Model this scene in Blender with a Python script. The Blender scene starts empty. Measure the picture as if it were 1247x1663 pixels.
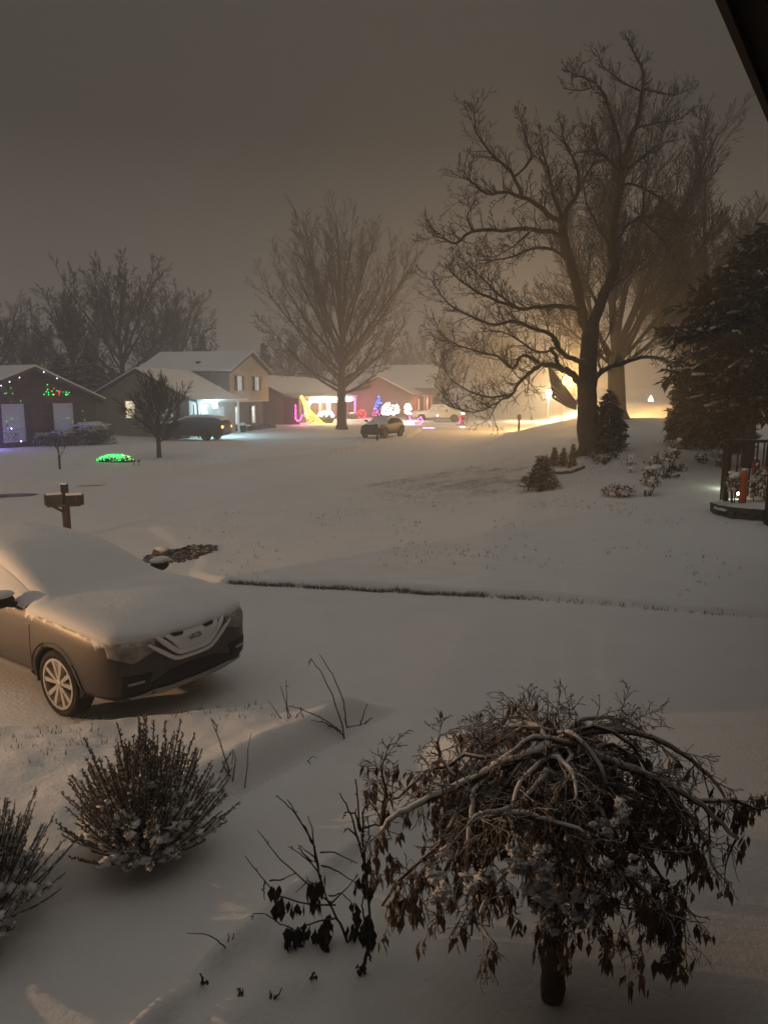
import bpy, bmesh, math, random
import numpy as np
from mathutils import Vector, Matrix, noise as mnoise
from mathutils.bvhtree import BVHTree
R = math.radians
rnd = random.Random(11)
sc = bpy.context.scene
C = sc.collection
V = Vector

# ------------------------------------------------------------------ camera
CAM_H, FPX, PITCH = 3.35, 1200.0, R(9.3)
cd = bpy.data.cameras.new('camera')
cam = bpy.data.objects.new('camera', cd); C.objects.link(cam)
cam.location = (0, 0, CAM_H); cam.rotation_euler = (R(90) - PITCH, 0, 0)
cd.sensor_fit = 'VERTICAL'; cd.angle_y = 2 * math.atan(831.5 / FPX)
cd.clip_start = 0.05; cd.clip_end = 3000
sc.camera = cam

def ray(px, py):
    u = (px - 623.5) / FPX; v = (831.5 - py) / FPX
    return V((u, math.cos(PITCH) + v * math.sin(PITCH), -math.sin(PITCH) + v * math.cos(PITCH)))
def P(px, py, Y):
    d = ray(px, py); t = Y / d.y
    return V((d.x * t, Y, CAM_H + d.z * t))

# ------------------------------------------------------------------ terrain
def S(t):
    t = np.clip(t, 0, 1); return t * t * (3 - 2 * t)
def lin(t): return np.clip(t, 0, 1)
AX = [(-2.7, .5), (-2.52, 3.3), (-2.42, 4.1), (-1.9, 4.6), (-1.16, 5.75), (-.15, 7.03), (.6, 7.9)]
A2 = [(-3.2, .5), (-1.75, 2.6), (-1.27, 3.47), (-.84, 4.22), (-.11, 5.07), (.9, 6.1), (3.5, 8.0)]
def bedy(x): return np.clip(7.02 + .22 * (x + 3.4), 6.9, 7.55)
def along(tab, y):
    xs = np.array([a for a, b in tab]); ys = np.array([b for a, b in tab]); return np.interp(y, ys, xs)
GE = [(-6.3, 13.35), (-2.64, 12.64), (2.08, 11.7), (5.72, 10.61), (12, 8.6), (40, 2)]
def edge_y(x):
    return np.interp(x, [a for a, b in GE], [b for a, b in GE])
NEAR = [(-60, 12.5), (-20, 15.2), (-9, 16.9), (-5.6, 18.2), (-3.2, 23), (1.5, 29.5), (5.2, 38), (8.6, 52), (10.5, 66), (14, 90), (26, 140), (60, 260)]
FAR = [(-60, 20.5), (-20, 23.2), (-13, 24.6), (-10, 27.5), (-5.2, 35), (-1.5, 43), (1.8, 54), (3.6, 68), (7, 92), (19, 142), (52, 262)]
def road_frac(x, y):
    n = np.interp(x, [a for a, b in NEAR], [b for a, b in NEAR])
    f = np.interp(x, [a for a, b in FAR], [b for a, b in FAR])
    return n, f
def wav(x, y, s, k):
    return (np.sin(x * s + 1.3 * k + 1.7 * np.sin(y * s * .61 + k)) * np.sin(y * s * .87 + 2.1 * k + 1.3 * np.sin(x * s * .53 - k)))
def lawn_mask(x, y):
    xl = -2.64 - (y - 12.64) * .62 - .6 * np.exp(-((y - 13.2) / .8) ** 2)
    n, f = road_frac(x, y)
    e = S((y - edge_y(x)) / .14) * S((x - xl) / .3) * S((n - y) / .28)
    return e
def hgt(x, y):
    x = np.asarray(x, float); y = np.asarray(y, float)
    x0 = .5 + np.maximum(0, y - 25) * .16
    z = 1.7 * S((x - x0) / 9.5) * lin((y - 11) / 20) * (1 - S((y - 44) / 18))
    z = z + 3.0 * S((y - 75) / 90) * S((x - 8) / 45)
    z = z + 2.1 * S((x - 16.5) / 9) * S((y - 45) / 20) * (1 - .55 * S((y - 75) / 60))
    z = z + .6 * S((-x - 14) / 25) * S((y - 30) / 20)
    lm = lawn_mask(x, y)
    z = z + lm * (.085 + .02 * wav(x, y, 1.7, 1) + .012 * wav(x, y, 5.1, 2) + .05 * wav(x, y, .5, 3))
    # far yards
    n, f = road_frac(x, y)
    z = z + S((y - f) / .45) * (.16 + .05 * wav(x, y, .35, 4)) * (y > 14)
    # raised bed beside the drive
    bed = S((along(AX, y) - x) / .42) * S((bedy(x) + .04 * wav(x, y, 1.3, 4) - y) / .42)
    z = z + bed * (.2 + .022 * wav(x, y, 3.1, 5) + .012 * wav(x, y, 8.3, 6) + .006 * wav(x, y, 19, 6))
    z = z + .07 * S((along(AX, y) - x) / .25) * S((x - along(AX, y) + .75) / .5) * S((bedy(x) + .05 - y) / .42)
    # planting bed of the weeping tree
    low = S((x - along(A2, y) + .05) / .22) * S((6.6 - y) / 1.6)
    z = z + low * (.13 + .018 * wav(x, y, 2.3, 7) + .02 * wav(x, y, 7.7, 8) * S((4.6 - y) / .8) * S((.5 - x) / .8))
    z = z + .10 * np.exp(-((x - along(A2, y) - .14) / .12) ** 2) * S((6.0 - y) / .8) * (1 + .5 * wav(x, y, 5, 2))
    z = z + .27 * np.exp(-(((x - .78) / .3) ** 2 + ((y - 6.35) / .3) ** 2))
    z = z + .07 * np.exp(-(((x + .78) / .16) ** 2 + ((y - 3.35) / .2) ** 2)) + .05 * np.exp(-(((x + .5) / .2) ** 2 + ((y - 3.6) / .16) ** 2))
    # hollow in the snow under the lavender
    for hx, hy in ((-1.72, 4.95), (-2.6, 4.1)):
        z = z - .09 * np.exp(-(((x - hx + .25) / .38) ** 2 + ((y - hy + .16) / .26) ** 2))
    return z
def H1(x, y): return float(hgt(x, y))
def G(px, py):
    d = ray(px, py); t = 1.0; prev = 1.0
    while t < 900:
        if CAM_H + d.z * t <= H1(d.x * t, d.y * t): break
        prev = t; t *= 1.01
    a, b = prev, t
    for _ in range(18):
        m = (a + b) / 2
        if CAM_H + d.z * m <= H1(d.x * m, d.y * m): b = m
        else: a = m
    return V((d.x * b, d.y * b, H1(d.x * b, d.y * b)))
def ground(x, y, dz=0): return V((x, y, H1(x, y) + dz))
def GX(px, Y, dz=0):
    "ground point at forward distance Y under image column px"
    py = 700.0
    x = (px - 623.5) / FPX * Y
    for _ in range(6):
        z = H1(x, Y)
        dep = Y * math.cos(PITCH) - (z - CAM_H) * math.sin(PITCH)
        x = (px - 623.5) / FPX * dep
    return V((x, Y, H1(x, Y) + dz))

# ------------------------------------------------------------------ materials
def nd(nt, t, **kw):
    n = nt.nodes.new(t)
    for k, v in kw.items():
        if k.startswith('_'): setattr(n, k[1:], v)
        else: n.inputs[k.replace('__', ' ')].default_value = v
    return n
def mix_rgb(nt, fac, a, b, mode='MIX'):
    m = nt.nodes.new('ShaderNodeMix'); m.data_type = 'RGBA'; m.blend_type = mode
    for s, v in ((0, fac), (6, a), (7, b)):
        if hasattr(v, 'is_linked'): nt.links.new(v, m.inputs[s])
        else: m.inputs[s].default_value = v if s == 0 else (*v, 1)
    return m.outputs[2]
def math_n(nt, op, a, b=None, clamp=False):
    m = nt.nodes.new('ShaderNodeMath'); m.operation = op; m.use_clamp = clamp
    for i, v in enumerate((a, b)):
        if v is None: continue
        if hasattr(v, 'is_linked'): nt.links.new(v, m.inputs[i])
        else: m.inputs[i].default_value = v
    return m.outputs[0]
def ramp(nt, v, a, b):
    m = nt.nodes.new('ShaderNodeMapRange'); m.clamp = True
    nt.links.new(v, m.inputs[0]); m.inputs[1].default_value = a; m.inputs[2].default_value = b
    return m.outputs[0]
SNOW = (.80, .80, .79)
def mat(name, col, rough=.7, var=.25, scale=6, snow=0, snow_from=.35, bump=.0, metal=0, bscale=None, snow_noise=9, spec=.3, transl=0):
    m = bpy.data.materials.new(name); m.use_nodes = True; nt = m.node_tree
    b = nt.nodes['Principled BSDF']
    b.inputs['Roughness'].default_value = rough; b.inputs['Metallic'].default_value = metal
    b.inputs['Specular IOR Level'].default_value = spec
    tc = nt.nodes.new('ShaderNodeTexCoord')
    n = nd(nt, 'ShaderNodeTexNoise', Scale=scale, Detail=4, Roughness=.6); nt.links.new(tc.outputs['Object'], n.inputs['Vector'])
    c = mix_rgb(nt, ramp(nt, n.outputs[0], .3, .7), tuple(x * (1 - var) for x in col), tuple(min(1, x * (1 + var)) for x in col))
    if snow > 0:
        g = nt.nodes.new('ShaderNodeNewGeometry'); sx = nt.nodes.new('ShaderNodeSeparateXYZ'); nt.links.new(g.outputs['Normal'], sx.inputs[0])
        n2 = nd(nt, 'ShaderNodeTexNoise', Scale=snow_noise, Detail=5, Roughness=.65); nt.links.new(tc.outputs['Object'], n2.inputs['Vector'])
        w = math_n(nt, 'ADD', sx.outputs[2], math_n(nt, 'MULTIPLY', math_n(nt, 'SUBTRACT', n2.outputs[0], .5), 1.6))
        f = math_n(nt, 'MULTIPLY', ramp(nt, w, snow_from, snow_from + .3), snow)
        c = mix_rgb(nt, f, c, SNOW)
        r = nt.nodes.new('ShaderNodeMix'); r.data_type = 'FLOAT'; nt.links.new(f, r.inputs[0]); r.inputs[2].default_value = rough; r.inputs[3].default_value = .8
        nt.links.new(r.outputs[0], b.inputs['Roughness'])
    nt.links.new(c, b.inputs['Base Color'])
    if bump:
        n3 = nd(nt, 'ShaderNodeTexNoise', Scale=bscale or scale * 4, Detail=6, Roughness=.65); nt.links.new(tc.outputs['Object'], n3.inputs['Vector'])
        bp = nd(nt, 'ShaderNodeBump', Strength=min(1, bump), Distance=.02); nt.links.new(n3.outputs[0], bp.inputs['Height'])
        nt.links.new(bp.outputs[0], b.inputs['Normal'])
    if transl:
        t = nt.nodes.new('ShaderNodeBsdfTranslucent'); nt.links.new(c, t.inputs[0])
        ms = nt.nodes.new('ShaderNodeMixShader'); ms.inputs[0].default_value = transl
        nt.links.new(b.outputs[0], ms.inputs[1]); nt.links.new(t.outputs[0], ms.inputs[2])
        nt.links.new(ms.outputs[0], nt.nodes['Material Output'].inputs[0])
    return m
def emit(name, col, s):
    m = bpy.data.materials.new(name); m.use_nodes = True; b = m.node_tree.nodes['Principled BSDF']
    b.inputs['Base Color'].default_value = (*[c * .5 for c in col], 1)
    b.inputs['Emission Color'].default_value = (*col, 1); b.inputs['Emission Strength'].default_value = s
    return m
def window_lit(name, col, s):
    m = bpy.data.materials.new(name); m.use_nodes = True; nt = m.node_tree; b = nt.nodes['Principled BSDF']
    tc = nt.nodes.new('ShaderNodeTexCoord')
    w = nd(nt, 'ShaderNodeTexNoise', Scale=2.4, Detail=2); nt.links.new(tc.outputs['Object'], w.inputs['Vector'])
    c = mix_rgb(nt, ramp(nt, w.outputs[0], .35, .65), tuple(x * .72 for x in col), col)
    nt.links.new(c, b.inputs['Emission Color']); b.inputs['Emission Strength'].default_value = s
    b.inputs['Base Color'].default_value = (.3, .3, .3, 1); b.inputs['Roughness'].default_value = .15
    return m
def boards(name, col, pitch, dark=.6, axis='Z', var=.15, brick=False, rough=.8):
    m = bpy.data.materials.new(name); m.use_nodes = True; nt = m.node_tree; b = nt.nodes['Principled BSDF']
    b.inputs['Roughness'].default_value = rough
    tc = nt.nodes.new('ShaderNodeTexCoord')
    sx = nt.nodes.new('ShaderNodeSeparateXYZ'); nt.links.new(tc.outputs['Object'], sx.inputs[0])
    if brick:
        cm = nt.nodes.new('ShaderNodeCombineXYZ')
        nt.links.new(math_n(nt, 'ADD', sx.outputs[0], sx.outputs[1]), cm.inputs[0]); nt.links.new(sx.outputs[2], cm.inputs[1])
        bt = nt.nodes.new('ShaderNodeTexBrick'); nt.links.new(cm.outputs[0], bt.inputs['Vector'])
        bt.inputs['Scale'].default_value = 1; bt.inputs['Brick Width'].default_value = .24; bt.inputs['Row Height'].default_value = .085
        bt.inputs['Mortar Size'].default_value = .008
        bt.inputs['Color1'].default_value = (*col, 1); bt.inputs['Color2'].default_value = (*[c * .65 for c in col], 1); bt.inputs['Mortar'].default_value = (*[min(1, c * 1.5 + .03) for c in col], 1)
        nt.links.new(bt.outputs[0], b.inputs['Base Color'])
    else:
        s = sx.outputs[2]
        fr = math_n(nt, 'FRACT', math_n(nt, 'DIVIDE', s, pitch))
        n = nd(nt, 'ShaderNodeTexNoise', Scale=1.5, Detail=4); nt.links.new(tc.outputs['Object'], n.inputs['Vector'])
        c = mix_rgb(nt, ramp(nt, n.outputs[0], .3, .7), tuple(x * (1 - var) for x in col), col)
        c = mix_rgb(nt, ramp(nt, fr, .1, .0), c, tuple(x * dark for x in col))
        nt.links.new(c, b.inputs['Base Color'])
        bp = nd(nt, 'ShaderNodeBump', Strength=.6, Distance=.02); nt.links.new(fr, bp.inputs['Height']); nt.links.new(bp.outputs[0], b.inputs['Normal'])
    return m
def snow_ground():
    m = bpy.data.materials.new('snow_ground'); m.use_nodes = True; nt = m.node_tree; b = nt.nodes['Principled BSDF']
    tc = nt.nodes.new('ShaderNodeTexCoord'); at = nt.nodes.new('ShaderNodeAttribute'); at.attribute_name = 'grass'
    n = nd(nt, 'ShaderNodeTexNoise', Scale=1.1, Detail=7, Roughness=.7); nt.links.new(tc.outputs['Object'], n.inputs['Vector'])
    n2 = nd(nt, 'ShaderNodeTexNoise', Scale=26, Detail=3, Roughness=.7); nt.links.new(tc.outputs['Object'], n2.inputs['Vector'])
    n3 = nd(nt, 'ShaderNodeTexNoise', Scale=.23, Detail=3); nt.links.new(tc.outputs['Object'], n3.inputs['Vector'])
    w = math_n(nt, 'ADD', math_n(nt, 'MULTIPLY', n.outputs[0], .5), math_n(nt, 'MULTIPLY', n2.outputs[0], .5))
    w = math_n(nt, 'ADD', w, math_n(nt, 'MULTIPLY', math_n(nt, 'SUBTRACT', n3.outputs[0], .5), .28))
    th = math_n(nt, 'SUBTRACT', .785, math_n(nt, 'MULTIPLY', at.outputs['Fac'], .30))
    f = math_n(nt, 'MULTIPLY', ramp(nt, math_n(nt, 'SUBTRACT', w, th), 0, .09), .62)
    base = mix_rgb(nt, ramp(nt, n.outputs[0], .3, .75), (.76, .755, .75), (.82, .82, .81))
    c = mix_rgb(nt, f, base, (.13, .105, .07))
    nt.links.new(c, b.inputs['Base Color']); b.inputs['Roughness'].default_value = .75; b.inputs['Specular IOR Level'].default_value = .25
    h = math_n(nt, 'ADD', math_n(nt, 'MULTIPLY', n2.outputs[0], .35), n.outputs[0])
    n4 = nd(nt, 'ShaderNodeTexNoise', Scale=150, Detail=2); nt.links.new(tc.outputs['Object'], n4.inputs['Vector'])
    h = math_n(nt, 'ADD', h, math_n(nt, 'MULTIPLY', n4.outputs[0], .08))
    bp = nd(nt, 'ShaderNodeBump', Strength=.5, Distance=.05); nt.links.new(h, bp.inputs['Height']); nt.links.new(bp.outputs[0], b.inputs['Normal'])
    return m
M = dict(
    ground=snow_ground(),
    snow=mat('snow', SNOW, .75, .03, 3, bump=.35, bscale=14),
    bark=mat('bark', (.05, .039, .03), .9, .4, 9, snow=.8, snow_from=.75, bump=1, bscale=26),
    twig=mat('twig', (.04, .031, .024), .9, .3, 5, snow=.3, snow_from=.8),
    bark_far=mat('bark_far', (.042, .033, .026), .9, .3, 5, snow=.25, snow_from=.8),
    dry=mat('dry_stem', (.08, .055, .038), .85, .4, 20, snow=.35, snow_from=.7),
    stem_dark=mat('dark_stem', (.035, .024, .018), .85, .4, 20, snow=.25, snow_from=.75),
    leaf_dark=mat('withered_leaf', (.022, .016, .014), .8, .5, 14, transl=.15),
    leaf_brown=mat('brown_leaf', (.165, .112, .078), .75, .6, 7, snow=.35, snow_from=.8, snow_noise=14, transl=.25),
    maple_bark=mat('maple_bark', (.10, .07, .05), .85, .4, 14, snow=.85, snow_from=.5, bump=.8, bscale=40, snow_noise=6),
    snow_thin=mat('thin_snow', (.30, .27, .24), .8, .5, 7, snow=.6, snow_from=.4, snow_noise=8),
    maple_twig=mat('maple_twig', (.12, .083, .058), .9, .4, 9, snow=.5, snow_from=.4, snow_noise=9),
    lavender=mat('silver_foliage', (.25, .22, .175), .85, .5, 12, snow=.9, snow_from=.2, snow_noise=12),
    needles=mat('needles', (.016, .018, .013), .85, .5, 3, snow=.6, snow_from=.7, snow_noise=1.9),
    shrub=mat('shrub_leaf', (.03, .03, .022), .8, .5, 6, snow=.85, snow_from=.55, snow_noise=3),
    snowy_plant=mat('snowy_plant', (.2, .17, .13), .8, .3, 8, snow=.95, snow_from=.1, snow_noise=8),
    black=mat('black_plastic', (.012, .012, .013), .55, .2, 20),
    rubber=mat('rubber', (.012, .012, .012), .85, .3, 30),
    paint=mat('metallic_brown_paint', (.072, .062, .055), .40, .08, 30, metal=.45, spec=.5, snow=.92, snow_from=.36, snow_noise=7),
    paint_dark=mat('dark_paint', (.016, .015, .017), .5, .1, 20, spec=.25),
    paint_grey=mat('dark_grey_paint', (.05, .045, .04), .35, .1, 20, spec=.5),
    paint_white=mat('white_paint', (.6, .57, .52), .4, .05, 20, spec=.5),
    alloy=mat('alloy', (.55, .52, .47), .35, .06, 20, metal=.75),
    skid=mat('skid_plate', (.3, .29, .27), .5, .1, 20, metal=.3, snow=.5, snow_from=.5),
    glass=mat('dark_glass', (.012, .013, .015), .08, .05, 3, spec=.6),
    frost=mat('frosted_glass', (.22, .2, .18), .3, .3, 3, spec=.6, snow=.9, snow_from=.12, snow_noise=7),
    lens=mat('lamp_lens', (.12, .12, .12), .12, .1, 20, spec=.7),
    red_lens=mat('red_lens', (.2, .02, .015), .2, .1, 20),
    siding=boards('beige_siding', (.46, .39, .31), .13),
    siding_grey=boards('taupe_siding', (.30, .27, .23), .13),
    siding_far=boards('pale_siding', (.36, .30, .25), .13),
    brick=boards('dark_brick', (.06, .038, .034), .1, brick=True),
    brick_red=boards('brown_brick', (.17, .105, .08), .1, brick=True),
    roofedge=mat('roof_edge', (.09, .08, .075), .8, .2, 4),
    trim=mat('white_trim', (.55, .53, .5), .6, .05, 5),
    shutter=boards('shutter', (.03, .03, .035), .07),
    pane=mat('window_pane', (.04, .043, .047), .06, .2, 1.5, spec=.7),
    wood=mat('weathered_wood', (.035, .025, .019), .85, .4, 8, snow=.7, snow_from=.75, bump=.6),
    soffit=boards('brown_soffit', (.02, .013, .01), .15),
    stone=mat('wall_stone', (.10, .085, .07), .9, .5, 5, snow=.9, snow_from=.6, bump=1),
    orange=mat('orange_plastic', (.42, .10, .03), .6, .25, 6, snow=.6, snow_from=.8),
    redp=mat('red_plastic', (.25, .03, .02), .6, .25, 6, snow=.6, snow_from=.8),
    tan=mat('tan_metal', (.06, .048, .032), .5, .35, 5, snow=.5, snow_from=.8),
    blackmetal=mat('black_metal', (.02, .017, .014), .5, .3, 9, snow=.3, snow_from=.9),
    mulch=mat('bark_mulch', (.06, .036, .024), .9, .5, 14, snow=.6, snow_from=.85),
    grass=mat('dead_grass', (.075, .05, .028), .9, .5, 3),
    wet=mat('wet_asphalt', (.03, .03, .032), .18, .3, 3, spec=.6),
    pole=mat('galvanised', (.25, .23, .2), .5, .2, 8),
    warm=emit('warm_bulb', (1, .82, .5), 16), warmpale=emit('white_bulb', (1, .86, .64), 22),
    yellow=emit('yellow_bulb', (1, .72, .04), 8), pink=emit('pink_bulb', (1, .06, .42), 7), red=emit('red_bulb', (1, .05, .07), 2.2),
    green=emit('green_bulb', (.04, 1, .16), 1.6), blue=emit('blue_bulb', (.06, .16, 1), 5), cool=emit('cool_bulb', (.6, .85, 1), 9),
    violet=emit('violet_bulb', (.3, .25, 1), 8), orangeb=emit('orange_bulb', (1, .4, .1), 4),
    porch=emit('porch_bulb', (.55, .88, 1), 110), sodium=emit('sodium_bulb', (1, .55, .12), 45), lamp=emit('street_lamp_bulb', (1, .78, .36), 260), head=emit('headlamp_bulb', (1, .95, .85), 40),
    amber=emit('amber_bulb', (1, .38, .06), 3), spotb=emit('spot_bulb', (.9, 1, .75), 10), coach=emit('coach_bulb', (1, .66, .36), 40),
    win_cream=window_lit('lit_curtain', (1, .80, .52), .62), win_grey=window_lit('dim_curtain', (.8, .86, .86), .28), win_cool=window_lit('cool_window', (.75, .85, .95), .42), win_warm=window_lit('warm_window', (1, .7, .4), .35),
    win_dim=window_lit('dark_window', (.42, .48, .75), .075),
)

# ------------------------------------------------------------------ mesh helpers
class MB:
    def __init__(s): s.v = []; s.f = []; s.m = []
    def add(s, vs, fs, mi=0):
        o = len(s.v); s.v.extend([tuple(v) for v in vs]); s.f.extend([tuple(i + o for i in f) for f in fs]); s.m.extend([mi] * len(fs)); return s
    def box(s, a, b, mi=0, rot=None, bev=0):
        x0, y0, z0 = a; x1, y1, z1 = b
        vs = [V(p) for p in ((x0, y0, z0), (x1, y0, z0), (x1, y1, z0), (x0, y1, z0), (x0, y0, z1), (x1, y0, z1), (x1, y1, z1), (x0, y1, z1))]
        if rot: vs = [rot @ v for v in vs]
        return s.add(vs, [(0, 3, 2, 1), (4, 5, 6, 7), (0, 1, 5, 4), (1, 2, 6, 5), (2, 3, 7, 6), (3, 0, 4, 7)], mi)
    def prism(s, poly, vec, mi=0):
        n = len(poly); vec = V(vec); vs = [V(p) for p in poly]; vs += [p + vec for p in vs]
        return s.add(vs, [tuple(range(n))[::-1], tuple(range(n, 2 * n))] + [(i, (i + 1) % n, (i + 1) % n + n, i + n) for i in range(n)], mi)
    def tube(s, pts, rad, n=5, mi=0, caps=True):
        pts = [V(p) for p in pts]; k = len(pts)
        if not hasattr(rad, '__len__'): rad = [rad] * k
        vs = []; prev = None
        for i in range(k):
            t = (pts[min(k - 1, i + 1)] - pts[max(0, i - 1)])
            if t.length < 1e-9: t = V((0, 0, 1))
            t.normalize()
            if prev is None:
                a = V((1, 0, 0)) if abs(t.x) < .8 else V((0, 1, 0))
                u = t.cross(a).normalized()
            else:
                u = prev - t * prev.dot(t)
                if u.length < 1e-6: u = t.orthogonal()
                u.normalize()
            prev = u; w = t.cross(u); r = rad[i]
            for j in range(n):
                a = 2 * math.pi * j / n; vs.append(pts[i] + u * (r * math.cos(a)) + w * (r * math.sin(a)))
        fs = [(i * n + j, i * n + (j + 1) % n, (i + 1) * n + (j + 1) % n, (i + 1) * n + j) for i in range(k - 1) for j in range(n)]
        if caps: fs += [tuple(range(n))[::-1], tuple(range((k - 1) * n, k * n))]
        return s.add(vs, fs, mi)
    def lathe(s, prof, n=16, base=(0, 0, 0), axis='z', mi=0, close=False):
        vs = []; B = V(base); k = len(prof)
        for r, h in prof:
            for j in range(n):
                a = 2 * math.pi * j / n; c, d = r * math.cos(a), r * math.sin(a)
                vs.append(B + (V((c, d, h)) if axis == 'z' else V((c, h, d))))
        fs = [(i * n + j, i * n + (j + 1) % n, (i + 1) * n + (j + 1) % n, (i + 1) * n + j) for i in range(k - 1) for j in range(n)]
        if close: fs += [((k - 1) * n + j, (k - 1) * n + (j + 1) % n, (j + 1) % n, j) for j in range(n)]
        else: fs += [tuple(range(n))[::-1], tuple(range((k - 1) * n, k * n))]
        return s.add(vs, fs, mi)
    def blob(s, c, r, seed=0, sub=2, amp=.25, freq=1.6, squash=(1, 1, 1), mi=0):
        bm = bmesh.new(); bmesh.ops.create_icosphere(bm, subdivisions=sub, radius=1)
        vs = []
        for v in bm.verts:
            q = v.co; d = 1 + amp * mnoise.noise(q * freq + V((seed * 3.1, seed * 1.7, seed)))
            vs.append(V((q.x * squash[0], q.y * squash[1], q.z * squash[2])) * d * r + V(c))
        fs = [tuple(v.index for v in f.verts) for f in bm.faces]; bm.free()
        return s.add(vs, fs, mi)
    def bulb(s, c, r, mi=0):
        c = V(c)
        return s.add([c + V(d) * r for d in ((1, 0, 0), (-1, 0, 0), (0, 1, 0), (0, -1, 0), (0, 0, 1.2), (0, 0, -1.2))],
                     [(0, 2, 4), (2, 1, 4), (1, 3, 4), (3, 0, 4), (2, 0, 5), (1, 2, 5), (3, 1, 5), (0, 3, 5)], mi)
    def build(s, name, mats, parent=None, loc=None, smooth=False, world=False):
        me = bpy.data.meshes.new(name)
        off = V((0, 0, 0))
        if world: off = V(parent.location) if parent else V(loc or (0, 0, 0))
        vs = s.v if off.length == 0 else [(a - off.x, b - off.y, c - off.z) for a, b, c in s.v]
        me.from_pydata(vs, [], s.f)
        if not isinstance(mats, (list, tuple)): mats = [mats]
        for m in mats: me.materials.append(M[m] if isinstance(m, str) else m)
        if len(mats) > 1: me.polygons.foreach_set('material_index', s.m)
        if smooth: me.polygons.foreach_set('use_smooth', [True] * len(me.polygons))
        me.update()
        o = bpy.data.objects.new(name, me); C.objects.link(o)
        if parent: o.parent = parent
        elif loc is not None: o.location = loc
        return o
def tag(o, label=None, cat=None, group=None, kind=None):
    if label: o['label'] = label
    if cat: o['category'] = cat
    if group: o['group'] = group
    if kind: o['kind'] = kind
    return o
def thing(name, label, cat, loc=(0, 0, 0), rz=0, group=None):
    o = bpy.data.objects.new(name, None); C.objects.link(o); o.location = loc; o.rotation_euler = (0, 0, rz); o.empty_display_size = .2
    return tag(o, label, cat, group)
def dup(src, label, loc=None, rz=None, scale=None):
    kids = {}
    for o in C.objects:
        if o.parent: kids.setdefault(o.parent, []).append(o)
    def cp(o, par):
        c = o.copy(); C.objects.link(c)
        if par: c.parent = par
        for k in kids.get(o, []): cp(k, c)
        return c
    r = cp(src, None); r['label'] = label
    if loc is not None: r.location = loc
    if rz is not None: r.rotation_euler = (0, 0, rz)
    if scale is not None: r.scale = (scale,) * 3 if not hasattr(scale, '__len__') else scale
    return r
def lamp(name, loc, col, power, rad=.05, parent=None):
    l = bpy.data.lights.new(name, 'POINT'); l.color = col; l.energy = power; l.shadow_soft_size = rad
    o = bpy.data.objects.new(name, l); C.objects.link(o); o.location = loc
    if parent: o.parent = parent
    return o

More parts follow.
